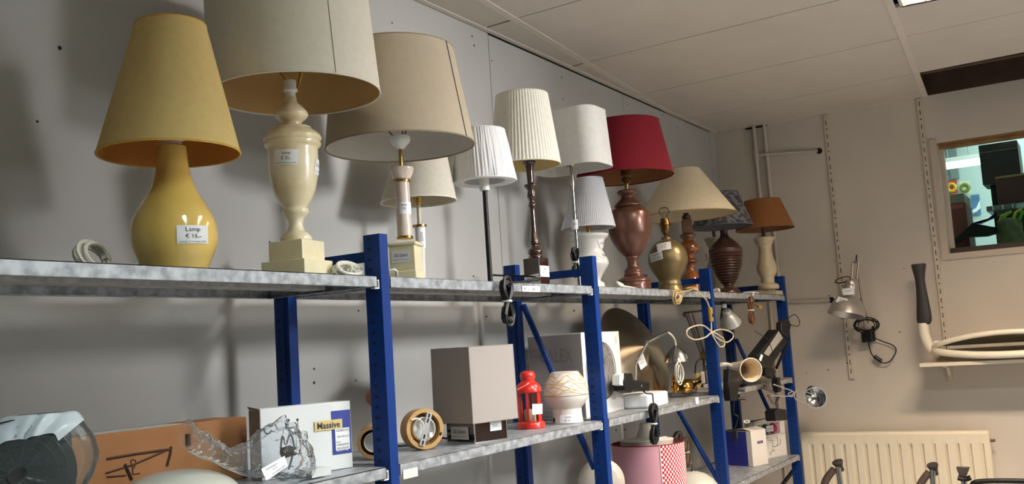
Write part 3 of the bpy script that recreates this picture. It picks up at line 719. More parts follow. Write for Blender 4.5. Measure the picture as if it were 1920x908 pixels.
def rrect(lx, ly, rad, z, n=8):
    out = []
    for cx, cy, a0 in ((lx-rad, ly-rad, 0), (-lx+rad, ly-rad, 90), (-lx+rad, -ly+rad, 180), (lx-rad, -ly+rad, 270)):
        for k in range(n+1):
            a = math.radians(a0+90*k/n); out.append((cx+rad*math.cos(a), cy+rad*math.sin(a), z))
    return out
def rshell(d, z0, z1, t0=1, t1=1):
    A, B = rrect((.095-d)*t0, (.142-d)*t0, .055, z0), rrect((.095-d)*t1, (.142-d)*t1, .055, z1); n_ = len(A)
    return G().add(A+B, [(i, (i+1) % n_, n_+(i+1) % n_, n_+i) for i in range(n_)])
o = rshell(0, zb_, zt_, 1, .93).o('lamp_shade', WL, r, angle=60)
rshell(.002, zb_, zt_, 1, .93).o('shade_lining', mat('white_lining2', (226, 224, 216), .8, trans=.25), o, angle=60)
G().tube(rrect(.094, .141, .055, zb_), .0018, 5, True).o('shade_rim', WL, o); G().tube(rrect(.094*.93, .141*.93, .052, zt_), .0018, 5, True).o('shade_rim', WL, o)
g = G(); g.tube([(0, -.13, zt_-.012), (0, .13, zt_-.012)], .0016, 5).tube([(0, 0, z3), (0, 0, zt_-.012)], .003, 6); g.o('shade_frame', CHROME, r)
pp = [(ax.r(3.8, .2), 0), (ax.r(3.8, .2), .6)]
card('price_label', ax.wrap([(.02, 0), (.02, .6)], 1068, 413, 1086, 431, .06), r, [('€ 8,-', 0, .05, .5, .3)], nx=4, eps=-.006)
hank(r, onY(1079, 492, .165)-ax.loc, (0, 0, .05), (.016, .0, 0), 7, .003, RUBBER, 9, tie=WCABLE, fig8=True)

# 8 white ceramic urn lamp
ax = Ax(1106, 470, .225, S1)
r = thing('table_lamp', 'white ceramic urn lamp with white pleated shade behind the second blue post', 'lamp', ax.loc, LG)
WC = mat('white_ceramic', (236, 233, 228), .3, var=.02, coat=.3)
P = ax.prof([(440, 34), (442, 37), (446, 35), (452, 29), (460, 26), (473, 24), (480, 28), (490, 33), (498, 33), (508, 27), (518, 20), (527, 16), (530, 20), (534, 23), (545, 24)], 3)
b = lathe_part(r, 'lamp_body', [(0, P[0][1])]+P, WC, 48)
z = P[0][1]; G().cyl((0, 0, z-.002), (0, 0, ax.z(420)), .008).o('bulb_socket', BRASS, r)
card('price_label', ax.wrap(P, 1122, 452, 1134, 467, .3), b, [('€ 10,-', 0, 0, .6, .3)], nx=4, eps=.002)
card('price_label', ax.wrap(P, 1126, 475, 1138, 488, -.4), b, [('Ok', 0, 0, .6, .3)], nx=4, eps=.002)
WPL = cloth('white_pleated_cloth', (232, 234, 240), .3, bump=.05)
def pleat2(a, r_, z): return r_*(1+.008*(abs(math.sin(40*a))-.5)*2)
shade(r, ax, (1103, 428, 51), (1103, 336, 27), WPL, mat('white_lining', (214, 208, 200), .8), seg=320, fn=pleat2, rows=2, trim=mat('white_band', (232, 232, 238), .8))

# 9 copper urn lamp, red shade
ax = Ax(1182, 440, .14, S1)
r = thing('table_lamp', 'copper coloured urn lamp with dark red drum shade', 'lamp', ax.loc, LG)
COP = mat('copper_paint', (108, 70, 56), .3, metal=.35, rgb2=(94, 60, 48), vs=10, coat=.2)
P = ax.prof([(357, 14), (359, 18.5), (363, 18), (369, 12), (373, 13), (378, 19), (384, 25), (387, 26), (389, 24), (390.5, 24), (393, 31), (398, 36.5), (404, 39), (414, 40.3), (426, 40.5), (438, 39.6), (447, 37), (456, 33), (465, 27.5), (473, 22), (480, 15), (482, 12.8), (484, 13), (488, 10.3), (498, 10.2), (502, 12), (506, 15.5), (509, 17.2), (512, 16.5), (516, 18.5), (518, 18), (521, 25), (525, 30.5), (528, 32), (531, 30.5), (533, 31), (545, 32)], 3)
lathe_part(r, 'lamp_body', [(0, P[0][1])]+P, COP, 56)
z = P[0][1]; G().lathe([(0, ax.z(318)), (ax.r(9.5, z), ax.z(318)), (ax.r(9.5, z), ax.z(328)), (ax.r(11, z), ax.z(329)), (ax.r(11, z), ax.z(331)), (ax.r(8, z), ax.z(333)), (ax.r(9, z), ax.z(341)), (ax.r(4, z), ax.z(345)), (ax.r(3, z), z-.002), (0, z-.003)], 24).o('bulb_socket', mat('aged_brass', (142, 112, 66), .3, metal=.9), r)
RED = cloth('dark_red_shade', (112, 22, 34), .06, bump=.25, bs=600)
o, c2, rb, rt = shade(r, ax, (1171, 333, 91.5), (1168, 232, 67), RED, mat('tan_gold_lining', (150, 100, 58), .7, trans=.15))
q = onY(1155, 540, .03)-ax.loc; q.z = .011
hank(r, q+Vector((.04, 0, 0)), (.045, .012, 0), (0, .012, .009), 4, .0034, WCABLE, 12)
cable(r, [(0, .04, .004), (-.07, 0, .004), (-.10, -.06, .006), q], .0034, WCABLE)

# 10 brass jar lamp with a bare bulb
ax = Ax(1253, 495, .105, S1)
r = thing('table_lamp', 'round brass jar lamp with bare clear bulb and two paper labels', 'lamp', ax.loc, LG)
BJ = mat('dull_brass_jar', (134, 116, 80), .34, metal=.55, rgb2=(112, 96, 64), vs=9)
P = ax.prof([(445, 8), (447, 9.5), (450, 10), (453, 17), (458, 24), (465, 30.5), (474, 35), (484, 37), (494, 36.5), (504, 32.5), (512, 28), (520, 23), (526, 20.5), (530, 21), (534, 22), (537, 21.5), (545, 25)], 3)
def lobe(a, r_, z): return r_*(1+.02*max(0, math.cos(4*a))**8*(1 if z > .05 else 0))
b = G().lathe([(0, P[0][1])]+P, 72, fn=lobe).disc(P[-1][0], 0, 72, up=False).o('lamp_body', BJ, r)
z = P[0][1]
G().lathe([(0, ax.z(410)), (ax.r(8, z), ax.z(410)), (ax.r(8.4, z), ax.z(415)), (ax.r(11, z), ax.z(421)), (ax.r(11, z), ax.z(422.5)), (ax.r(9.2, z), ax.z(424)), (ax.r(9, z), ax.z(432)), (ax.r(6, z), ax.z(439)), (ax.r(3, z), ax.z(442)), (ax.r(3, z), z), (0, z)], 28).o('bulb_socket', mat('aged_brass2', (120, 92, 52), .3, metal=.9), r)
zb_ = ax.z(410); R_ = ax.r(10, zb_)
bu = G().lathe([(max(q.x, 0), q.y) for q in spl([(R_*.5, zb_-.004), (R_*.62, zb_+.012), (R_, zb_+.026), (R_*.96, zb_+.036), (R_*.6, zb_+.045), (0, zb_+.048)], 4)], 24).o('light_bulb', clear('bulb_glass', (238, 238, 235), .15, .02), r)
G().tube([(-.004, 0, zb_), (-.004, 0, zb_+.022), (0, 0, zb_+.026), (.004, 0, zb_+.022), (.004, 0, zb_)], .0007, 4).o('filament', GALVD, bu)
card('price_label', ax.wrap(P, 1233, 457, 1258, 472, .13), b, [('Lamp', 0, .2, .35, .22), ('€ 9,-', 0, -.12, .35, .24)], nx=6, ny=2, eps=.003)
card('price_label', ax.wrap(P, 1221, 474, 1243, 490, .2), b, [('Ok getest', 0, .18, .72, .28), ('16-11-2020', 0, -.2, .72, .26)], nx=6, ny=2, eps=.003)
c_ = onY(1270, 557, -.026)-ax.loc
hank(r, c_, (.03, 0, .004), (.004, 0, .022), 8, .0033, GCABLE, 15, jit=.25, tie=WCABLE)
cable(r, [(-.01, -.05, .004), (-.055, -.085, .008), (-.04, -.104, .012), (-.005, -.112, .008), c_+Vector((-.012, 0, .012))], .0032, GCABLE)
q1 = onY(1297, 536, .0)-ax.loc; q1.z = .006; q2 = onY(1322, 560, -.018)-ax.loc; q3 = onY(1330, 577, -.018)-ax.loc
cord = cable(r, [(.04, -.03, .004), q1, q2, q3], .003, mat('cream_cable', (200, 188, 160), .5))
sw = onY(1332.5, 590, -.016)-ax.loc
G().box(sw, (.028, .016, .062)).o('cord_switch', mat('gold_switch', (176, 142, 66), .35, metal=.3), r, smooth=False, bevel=.006)
G().box(sw+Vector((0, -.0085, -.004)), (.009, .003, .014)).o('switch_rocker', BLACK, r, smooth=False)
q4 = onY(1334, 622, -.016)-ax.loc
cable(r, [sw+Vector((0, 0, -.03)), q4], .003, mat('cream_cable', (200, 188, 160), .5))
bow = [onY(u, v, -.018)-ax.loc for u, v in ((1334, 622), (1316, 610), (1292, 616), (1288, 628), (1302, 637), (1322, 633), (1334, 624), (1352, 618), (1372, 624), (1374, 634), (1362, 642), (1346, 635), (1335, 625), (1340, 636), (1350, 650), (1358, 648), (1357, 636), (1345, 627), (1334, 622))]
G().tube(spl(bow, 6), .003, 6).o('power_cord', mat('cream_cable', (200, 188, 160), .5), r)

# 11 turned wood lamp with cone shade
ax = Ax(1292, 470, .17, S1)
r = thing('table_lamp', 'gold brown turned wood lamp with wide cream cone shade', 'lamp', ax.loc, LG)
GW = mat('polished_brown_wood', (150, 84, 36), .12, rgb2=(84, 42, 20), vs=14, coat=.7)
P = ax.prof([(438, 10.5), (440, 14), (444, 14.5), (449, 10), (453, 11), (458, 16), (465, 19), (471, 17.5), (476, 12), (480, 9), (484, 9.5), (488, 13), (491, 14.5), (494, 11), (500, 7.2), (506, 7.5), (511, 10), (514, 13), (518, 16), (524, 18.5), (530, 19), (550, 19)], 3)
lathe_part(r, 'lamp_body', [(0, P[0][1])]+P, GW, 40)
z = P[0][1]; w_ = ax.r(18, z)
G().box((0, 0, (z+ax.z(412))/2), (w_, w_, ax.z(412)-z), .5).o('wood_block', mat('dull_brown_wood', (118, 84, 56), .5, var=.2), r, smooth=False, bevel=.002)
z = ax.z(412); G().lathe([(0, z+.03), (.012, z+.03), (.013, z+.02), (.02, z+.018), (.02, z+.008), (.016, z), (0, z)], 20).o('bulb_socket', mat('brown_bakelite', (58, 36, 28), .4), r)
CON = cloth('cream_cone_paper', (242, 230, 202), .2, bump=.02)
shade(r, ax, (1288, 405, 92), (1281, 318, 30), CON, mat('cream_lining2', (216, 200, 170), .8, trans=.2), trim=mat('gold_trim', (190, 160, 96), .5))
q = onY(1316, 462, .14)-ax.loc; q2 = onY(1325, 483, .12)-ax.loc
G().tube([Vector((.03, -.02, q.z)), q, q2], .0012, 5).o('pull_chain', BRASS, r)
G().box(q2, (.006, .004, .03)).o('pull_tag', mat('red_brown', (126, 60, 36), .5), r, smooth=False)

# 12 ribbed dark lamp
ax = Ax(1362, 490, .145, S1)
r = thing('table_lamp', 'dark brown ribbed jar lamp with black and grey patterned shade', 'lamp', ax.loc, LG)
RB = mat('brown_ribbed_ceramic', (70, 44, 36), .3, var=.12, vs=8, coat=.2)
pts = [(432, 7), (441, 7.2), (445, 9), (448, 12), (452, 17), (457, 22.5), (462, 26), (465, 28), (467, 31), (470, 31.5), (472, 30.5)]
v = 472.0
def env(v):
    t = (v-472)/(532-472); return 30.4*(1-t**2.2*.60)
while v < 531:
    pts += [(v+1.2, env(v)-.1), (v+2.6, env(v+2.5)+.9), (v+4.0, env(v+4)-.1), (v+4.9, env(v+5)-1.5)]; v += 5.0
pts += [(533, 11), (537, 9), (540, 12), (543, 17), (548, 20)]
P = ax.prof(pts, 2)
lathe_part(r, 'lamp_body', [(0, P[0][1])]+P, RB, 48)
PAT = mat('black_grey_damask', (52, 52, 58), .8, rgb2=(112, 112, 120), vs=45, sharp=.15, trans=.08)
shade(r, ax, (1354, 426, 57.5), (1352, 362, 31), PAT, mat('grey_lining', (120, 116, 120), .8, trans=.1), trim=mat('grey_trim', (104, 104, 112), .7))
c_ = onY(1408, 582, -.026)-ax.loc
hank(r, c_, (.006, 0, .058), (.016, 0, 0), 6, .0034, BCABLE, 21, tie=WCABLE, fig8=True)
cable(r, [(.02, -.05, .006), (.06, -.09, .012), (.075, -.122, .0), c_+Vector((.006, 0, .04))], .004, WCABLE)
pl = onY(1424, 576, -.024)-ax.loc
cable(r, [c_+Vector((.012, 0, .03)), pl+Vector((-.03, 0, .004)), pl], .003, BCABLE)
g = G(); g.box(pl, (.04, .014, .016), 0); g.cyl(pl+Vector((.018, 0, .004)), pl+Vector((.04, 0, .002)), .0022, seg=6); g.cyl(pl+Vector((.018, 0, -.004)), pl+Vector((.04, 0, -.008)), .0022, seg=6)
g.o('plug', mat('gold_plug', (178, 130, 60), .35, metal=.2), r, bevel=.003)

# 13, 14 alabaster baluster pair
SUE = cloth('tan_suede_shade', (140, 92, 54), .08, bump=.3, bs=300, var=.08, vs=40)
STN = mat('pale_stone', (196, 180, 148), .35, var=.1, vs=18, coat=.1)
def baluster(ax, dx, dv, label, shd):
    r = thing('table_lamp', label, 'lamp', ax.loc, LG)
    k = ax.dep(0)/baluster.ref
    pts = [(445, 16), (446.5, 19.2), (450, 18.5), (454, 15.5), (457, 16.2), (460, 13.5), (463, 12.6), (472, 12), (480, 13), (488, 15), (497, 17.8), (505, 18.6), (513, 16.5), (519, 12.8), (522, 12), (529, 12.2), (531, 12), (533, 16), (536, 19), (540, 19.5), (543, 18)]
    P = ax.prof([(v+dv, hw*.94/k if False else hw) for v, hw in pts], 2, base=False, floor=.022)
    lathe_part(r, 'baluster', [(0, P[0][1])]+P+[(0, P[-1][1])], STN, 40)
    w_ = ax.r(41, 0); G().box((0, 0, .011), (w_, w_, .022), .02).o('plinth_block', STN, r, smooth=False, bevel=.002)
    z = P[0][1]; G().cyl((0, 0, z-.001), (0, 0, z+.05), ax.r(3, z)).o('stem', mat('dark_stem', (92, 70, 50), .4, metal=.4), r)
    if shd: shade(r, ax, (1434+dx, 430+dv, 54), (1429+dx, 376+dv, 33), SUE, mat('brown_lining', (120, 84, 56), .8))
    return r
ax = Ax(1437.5, 500, .06, S1); baluster.ref = ax.dep(0)
rr = baluster(ax, 0, 0, 'pale stone baluster lamp with tan suede shade, rightmost on the top shelf', 1)
q = onY(1416, 544, .06)-ax.loc; q.z = .006
cable(rr, [(-.02, .05, .005), (-.08, .06, .006), q+Vector((0, .0, .004)), q+Vector((-.03, .02, 0)), q+Vector((-.05, .06, .006))], .004, WCABLE)
cable(rr, [(-.03, .11, .005), (-.07, .13, .035), (-.11, .14, .03), (-.14, .15, .01)], .003, RUBBER)
ax = Ax(1344, 500, .25, S1)
baluster(ax, -94, 1, 'pale stone baluster lamp foot half hidden behind the ribbed brown lamp', 0)

# plug lying behind the third post
p = onY(1343, 538, .09); p.z = S1+.0146
r = thing('white_plug', 'white round mains plug on the top shelf beside the third blue post', 'plug', (p.x, p.y, S1+.0006))
G().cyl((-.008, 0, .014), (.012, 0, .014), .014).o('plug_body', WHITEP, r)
G().tube(spl([(.012, 0, .014), (.04, .02, .008), (.07, .05, .004)], 6), .003, 6).o('power_cord', WCABLE, r)
for s in (-.006, .006): G().cyl((-.008, s, .014), (-.022, s, .014), .0022, seg=6).o('plug_pin', CHROME, r)
#PART3
# ------------------------------------------------------------------ things on the lower shelves
ZM = S2+.0006
def rot(a): return Matrix.Rotation(a, 3, 'Z')
# carton with blue end panel
RZ = math.radians(-16.5); L_, D_, H_ = .228, .052, .152
r = thing('carton', 'white lamp carton with a blue panel and yellow name strip', 'box', (-.249, .15, ZM), None, RZ)
CARD = mat('white_carton', (224, 224, 224), .6, var=.04, vs=10)
b = G().b2((0, 0, 0), (L_, D_, H_)).o('carton_body', CARD, r, smooth=False, bevel=.0015)
G().prism([(-.0005, 0, H_), (-.0005, D_, H_), (-.006, D_*.9, H_+.006), (-.004, .01, H_-.004)], (.001, 0, 0)).o('flap', mat('carton_brown_edge', (120, 108, 96), .8), r, smooth=False)
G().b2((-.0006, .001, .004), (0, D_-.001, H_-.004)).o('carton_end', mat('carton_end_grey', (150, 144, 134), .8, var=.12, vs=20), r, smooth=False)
BP = mat('carton_blue', (36, 52, 140), .5)
def front(x0, z0, x1, z1): return plane_map(((x0+x1)/2, -.0003, (z0+z1)/2), (x1-x0, 0, 0), (0, 0, z1-z0))
card('blue_panel', front(.176, .034, .226, .132), r, [('lighting & living', 0, -.42, .6, .05)], BP, pm=PAPER)
card('name_strip', front(.131, .091, .203, .113), r, [('Massive', 0, 0, .82, .66, True)], mat('name_yellow', (214, 190, 122), .6), pm=mat('name_ink', (30, 28, 60), .6), eps=.0022)
card('info_panel', front(.183, .043, .221, .092), r, [('43258/31/10', 0, .4, .84, .1), ('IP20  230V', -.1, .12, .5, .08), ('max 60W', .3, .12, .26, .08), ('Klasse', -.3, -.12, .3, .07), ('FABRIQUE EN', 0, -.26, .84, .1), ('BELGIQUE', 0, -.42, .8, .1)], PAPER, eps=.0022)
g = G()
RINGP = [(.0165+.0085*math.cos(math.radians(a)), -.0009, .107+.0085*math.sin(math.radians(a))) for a in range(60, 360, 15)]
g.tube(RINGP, .0014, 4); g.prism([(.020, -.0012, .120), (.029, -.0012, .113), (.019, -.0012, .110)], (0, .0008, 0))
g.tube([(.066, -.0006, .118), (.072, -.0006, .07)], .0005, 4).tube([(.084, -.0006, .06), (.090, -.0006, .118), (.096, -.0006, .05)], .0005, 4)
g.box((.066, -.0006, .122), (.008, .001, .006)).box((.090, -.0006, .121), (.004, .001, .005))
stuff(g.o('printed_drawing', mat('name_ink', (30, 28, 60), .6), r))

# long brown cardboard box with a printed desk lamp
r = thing('cardboard_box', 'long brown cardboard box with a printed desk lamp drawing at the wall', 'box', (-.52, .285, ZM))
KR = mat('brown_cardboard', (150, 100, 58), .75, var=.07, vs=12)
G().b2((-.34, -.045, 0), (.317, .058, .134)).o('box_body', KR, r, smooth=False, bevel=.0015)
G().b2((-.06, -.03, .134), (.16, .04, .1346)).o('paper_label', mat('grey_label', (190, 188, 184), .8), r, smooth=False)
def fb(u, v): p = onY(u, v, .2394)-r.location; return (p.x, p.y, p.z)
PR = mat('brown_print', (66, 38, 24), .8); g = G()
def pl_(pts, rr): g.tube([fb(*p) for p in pts], rr, 4)
pl_([(200, 861), (260, 851), (320, 843)], .0028); pl_([(198, 888), (250, 872), (310, 846)], .0022); pl_([(200, 895), (236, 892)], .0018)
pl_([(321, 838), (319, 852), (313, 874)], .0036); pl_([(234, 871), (240, 884), (247, 900)], .004); pl_([(245, 864), (248, 878), (252, 878), (255, 864), (249, 862), (245, 864)], .0012); pl_([(249, 879), (249, 890), (262, 888)], .0014)
stuff(g.o('printed_drawing', PR, r))
a = fb(352, 825); g = G().tube([(a[0]-.0, a[1], a[2]-.012), (a[0], a[1], a[2]+.012)], .006, 8); g.o('hand_hole', mat('hole_brown', (54, 34, 24), .9), r)
G().b2((.3165, -.02, .05), (.3178, .03, .12)).o('end_tape', mat('tape_brown', (112, 70, 44), .5), r, smooth=False)

# black fan wrapped in a white plastic bag
r = thing('bagged_fan', 'black round fan wrapped in a cloudy white plastic bag', 'fan', (-.832, .1, ZM))
zc_ = .094; view = (CAM-Vector((-.832, .1, ZM+zc_))).normalized(); RV = Vector((0, 0, 1)).rotation_difference(view).to_matrix()
def fv(x, y, z=0): return Vector((0, 0, zc_)) + RV @ Vector((x, y, z))
G().cyl(fv(0, 0, -.04), fv(0, 0, 0), .088, seg=40).o('fan_drum', mat('fan_dark', (18, 20, 18), .6), r)
for k in range(5):
    a = 2*math.pi*k/5
    G().add([fv(.02*math.cos(a), .02*math.sin(a), .004), fv(.07*math.cos(a-.35), .07*math.sin(a-.35), .001), fv(.074*math.cos(a+.3), .074*math.sin(a+.3), .012), fv(.02*math.cos(a+.5), .02*math.sin(a+.5), .012)], [(0, 1, 2, 3)]).o('fan_blade', mat('fan_blade_grey', (34, 36, 34), .5), r)
g = G()
for rr in (.03, .045, .06, .075, .088): g.tube([fv(rr*math.cos(t*math.pi/20), rr*math.sin(t*math.pi/20), .02) for t in range(40)], .0012, 4, True)
for k in range(24):
    a = 2*math.pi*k/24; g.tube([fv(.012*math.cos(a), .012*math.sin(a), .022), fv(.088*math.cos(a), .088*math.sin(a), .02), fv(.09*math.cos(a), .09*math.sin(a), -.01)], .0012, 4)
stuff(g.o('fan_grille', mat('grille_black', (22, 24, 22), .35), r))
G().cyl(fv(0, 0, .018), fv(0, 0, .027), .014).o('hub_cap', mat('hub_grey', (70, 70, 70), .3), r)
G().b2((.085, .03, 0), (.125, .05, .155)).o('fan_stand', BLACK, r, smooth=False, bevel=.01)
rn = random.Random(2)
def crump(n, m_, fn, seed, amp, name, m, parent, closed_u=True):
    rn = random.Random(seed); W_ = [(rn.uniform(2, 9), rn.uniform(2, 9), rn.uniform(0, 6.28), rn.uniform(0, 6.28)) for _ in range(14)]
    g = G(); vs = []
    for j in range(m_+1):
        for i in range(n):
            s, t = i/n, j/m_
            d = sum(abs(math.sin(a*s*6.283 + p)*math.cos(b*t*4+q)) for a, b, p, q in [(round(a), b, p, q) for a, b, p, q in W_])/14-.4
            vs.append(fn(s, t, d*amp))
    fs = [(j*n+i, j*n+(i+1) % n, (j+1)*n+(i+1) % n, (j+1)*n+i) for j in range(m_) for i in range(n)]
    return g.add(vs, fs).o(name, m, parent, angle=50)
def egg(a, t, k, d):
    """lumpy bag round the fan: a round the view axis, t from the front pole to behind"""
    sg = lambda v, e: math.copysign(abs(v)**e, v)
    x = .128*k*sg(math.cos(a), .8)*math.sin(t)**.55; y = .088*k*sg(math.sin(a), .8)*math.sin(t)**.55; z = -.008+.046*k*math.cos(t)
    p = fv(x*(1+d), y*(1+d), z+d*.12); p.z = min(max(p.z, .003), .19); return p
BAG = clear('white_bag_film', (225, 232, 232), .2, .25, .08, (196, 206, 208), bump=.5, bs=26)
crump(72, 22, lambda s, t, d: egg(2*math.pi*s, .02+2.3*t, 1.0, d*.35), 5, .22, 'plastic_bag', BAG, r)
rn = random.Random(8); W_ = [(rn.uniform(6, 22), rn.uniform(0, 6), rn.uniform(0, 6)) for _ in range(6)]
n_, m_ = 60, 10; vs = []
for j in range(m_+1):
    for i in range(n_):
        a = math.radians(6)+math.radians(168)*i/(n_-1); d = sum(math.sin(f_*a+p_+q_*j*.3) for f_, p_, q_ in W_)*.006
        vs.append(egg(a, .36+1.7*j/m_+.06*math.sin(a*5), 1.03, d))
G().add(vs, [(j*n_+i, j*n_+i+1, (j+1)*n_+i+1, (j+1)*n_+i) for j in range(m_) for i in range(n_-1)]).o('gathered_plastic', mat('white_bag_thick', (214, 222, 230), .3, trans=.2), r)

# white glass dome lying rim down
r = thing('glass_dome', 'milky white glass dome lying rim down at the front edge, bottom left', 'lampshade', (-.497, .118, ZM))
R_ = .118; Hh = .058
G().lathe([(0, Hh)]+[(R_*math.sin(math.radians(a)), Hh*math.cos(math.radians(a))) for a in range(6, 91, 6)], 56).o('dome', mat('opal_glass', (214, 212, 202), .25, trans=.2, coat=.3), r)

# clear bag with fixings in front of the carton
p = onZ(520, 896, ZM); r = thing('fixings_bag', 'crumpled clear plastic bag with black fixings and a paper label', 'bag', (p.x-.02, .075, ZM))
path = [(348, 818, 22), (368, 830, 21), (398, 846, 17), (432, 862, 18), (468, 862, 28), (500, 848, 42), (530, 846, 46), (556, 854, 40), (576, 872, 24), (586, 884, 8)]
PP = spl([tuple(onY(u, v, .052)-r.location)+(h*2.2/FPX,) for u, v, h in path], 6)
def cb(s, t, d):
    q = t*(len(PP)-1); i = min(int(q), len(PP)-2); f_ = q-i; p = PP[i]*(1-f_)+PP[i+1]*f_
    a = s*2*math.pi; rr = p.w if hasattr(p, 'w') else p[3]
    e = 1+d*5
    return Vector((p[0]+d*.12, p[1]+rr*.8*math.cos(a)*e, max(p[2]+rr*math.sin(a)*e+d*.05, .002+.004*abs(math.sin(9*a)))))
CLR = clear('clear_crumpled_film', (240, 243, 246), .15, .06, .04, (235, 238, 240), bump=.9, bs=60)
crump(60, 60, cb, 11, .20, 'plastic_bag', CLR, r)
g = G(); q = onY(541, 848, .08)-r.location
g.cyl(q+Vector((-.014, 0, 0)), q+Vector((.004, 0, .002)), .012, seg=14); g.cyl(q+Vector((.0, 0, .006)), q+Vector((.02, 0, .006)), .0035, seg=8); g.cyl(q+Vector((0, 0, -.006)), q+Vector((.02, 0, -.006)), .0035, seg=8)
g.o('plug', BLACK, r)
G().tube(spl([onY(u, v, .09)-r.location for u, v in ((526, 842), (530, 818), (536, 834), (544, 814), (551, 835), (546, 865), (541, 880))], 5), .0022, 6).o('grey_wire', mat('grey_wire', (84, 90, 104), .5), r)
q = [(489, 880), (533, 855), (539, 874), (499, 902)]
card('price_label', px_map(r.location, q, lambda u, v: onY(u, v, .004)), r, [('Ophangset', -.12, .25, .5, .16), ('€ 3,-', 0, 0, .2, .16), ('16 november 2020', .1, -.3, .6, .12)], eps=.001)
G().b2((.0, -.04, .003), (.06, .0, .02)).o('inner_carton', mat('inner_card', (206, 206, 204), .7), r, smooth=False)

# wooden ring spot lamps either side of the first post
WOOD = mat('light_wood', (190, 148, 92), .45, var=.12, vs=7, stretch=(2, 2, 14)); WOODD = mat('wood_side', (164, 118, 70), .5, var=.15, vs=7, stretch=(2, 2, 14))
def ring_spot(c, axis, R_, L_, label, wd, arm=False):
    r = thing('wall_spot', label, 'lamp', (c[0], c[1], ZM), 'wooden ring lamps on the middle shelf')
    a = Vector(axis).normalized(); q = Vector((0, 0, c[2]-ZM))
    G().lathe([(R_*.80, 0), (R_*.80, -.0), (R_*.80, L_*.0), (R_*.80, 0), (R_, 0), (R_, -L_), (R_*.80, -L_), (R_*.80, 0)], 44, q, a).o('wooden_ring', wd, r)
    G().lathe([(0, -L_*.55), (R_*.79, -L_*.55)], 36, q, a).o('ring_back', WOODD, r)
    G().lathe([(R_*.60, -L_*.5), (R_*.60, -.006), (R_*.55, -.004), (R_*.55, -L_*.4), (0, -L_*.4)], 36, q, a).o('lamp_cup', WHITEP, r)
    Rm = Vector((0, 0, 1)).rotation_difference(a).to_matrix()
    def f(x, y, z): return q + Rm @ Vector((x, y, z))
    return r, f
c = onZ(797.7, 842, ZM); c = onY(797.7, 808, .12)
r, f = ring_spot((c.x, c.y, ZM+.054), (-.50, -.86, .04), .0525, .045, 'round wooden ring lamp with a steel bracket across it, right of the blue post', WOOD)
d1 = (f(0, 0, .004)-f(0, 0, 0)); up = Vector((.30, -.12, .95)).normalized(); up = (up - d1.normalized()*up.dot(d1.normalized())).normalized(); sd = up.cross(d1.normalized())
cc = f(0, 0, .003)
def quadp(c_, w_, h_, th): return G().add([c_+sd*sx*w_/2+up*sy*h_/2+d1.normalized()*sz*th for sz in (0, 1) for sx, sy in ((-1, -1), (1, -1), (1, 1), (-1, 1))], [(0, 1, 2, 3), (7, 6, 5, 4), (0, 4, 5, 1), (1, 5, 6, 2), (2, 6, 7, 3), (3, 7, 4, 0)])
br = quadp(cc, .015, .088, .002).o('steel_bracket', mat('zinc_bracket', (190, 190, 188), .35, metal=.6), r, smooth=False)
g = G()
for s in (-.036, -.02, .022, .035): g.tube([cc+up*(s-.005)+d1.normalized()*.0024, cc+up*(s+.005)+d1.normalized()*.0024], .0022, 6)
g.o('bracket_slots', mat('slot_black', (20, 20, 20), .8), br)
G().box(cc+sd*.016-up*.012-d1.normalized()*.006, (.014, .012, .012)).o('terminal_block', WHITEP, r, smooth=False)
G().tube(spl([cc-sd*.045+up*.012, cc-sd*.03+up*.02, cc-sd*.012+up*.012, cc-sd*.006-up*.004], 6), .0026, 6).o('white_wire', WCABLE, r)
g = G().tube(onshelf(r, spl([cc+sd*.045, cc+sd*.07-up*.03+Vector((0, .05, 0)), Vector((.11, .09, .004)), Vector((.02, .12, .006)), Vector((-.06, .1, .008)), Vector((-.08, .06, .012))], 8), .003), .003, 6); g.o('power_cord', RUBBER, r)
c = onY(700, 828, .13)
r, f = ring_spot((c.x, c.y, ZM+.041), (-.80, -.58, -.05), .04, .095, 'round wooden ring lamp half hidden behind the first blue post', mat('tan_wood', (176, 140, 92), .5, var=.12, vs=8))
q = onY(700, 746, .2)-r.location
G().tube(spl([Vector((.05, .07, .03)), Vector((q.x+.02, q.y, q.z-.05)), q], 6), .009, 10).ball(q+Vector((.006, 0, 0)), .024).o('wooden_arm', mat('brown_wood_knob', (146, 92, 54), .5, var=.1), r)
G().tube(spl([f(.03, 0, 0), f(.06, .03, .0)+Vector((.05, 0, .02)), f(.05, .06, 0)+Vector((.09, 0, .01))], 6), .003, 6).o('white_wire', WCABLE, r)

# lamp with square taupe shade on a mirror cube
bc = onZ(891, 833, ZM); rz = math.radians(-15.6); ex, ey = rot(rz) @ Vector((1, 0, 0)), rot(rz) @ Vector((0, 1, 0))
hb = .058; hs = .083; c = bc + (ex+ey)*hb
r = thing('table_lamp', 'lamp with large taupe square shade on a mirrored cube base', 'lamp', (c.x, c.y, ZM), None, rz)
cs = c-(ex+ey)*hs; z0, z1 = onY(886.5, 795, cs.y).z-ZM, onY(878.6, 651, cs.y).z-ZM
TAU = mat('taupe_cloth', (168, 158, 152), .85, trans=.1, bump=.15, bs=600, spec=.2)
def sq(h, z): return [(-h, -h, z), (h, -h, z), (h, h, z), (-h, h, z)]
o = G().add(sq(hs, z0)+sq(hs*.985, z1), [(i, (i+1) % 4, 4+(i+1) % 4, 4+i) for i in range(4)]).o('lamp_shade', TAU, r, smooth=False)
o2 = G().add(sq(hs-.0015, z0)+sq(hs*.985-.0015, z1), [(i, 4+i, 4+(i+1) % 4, (i+1) % 4) for i in range(4)]).o('shade_lining', mat('taupe_lining', (190, 184, 176), .8, trans=.1), o, smooth=False)
TE = mat('taupe_edge', (142, 130, 122), .8)
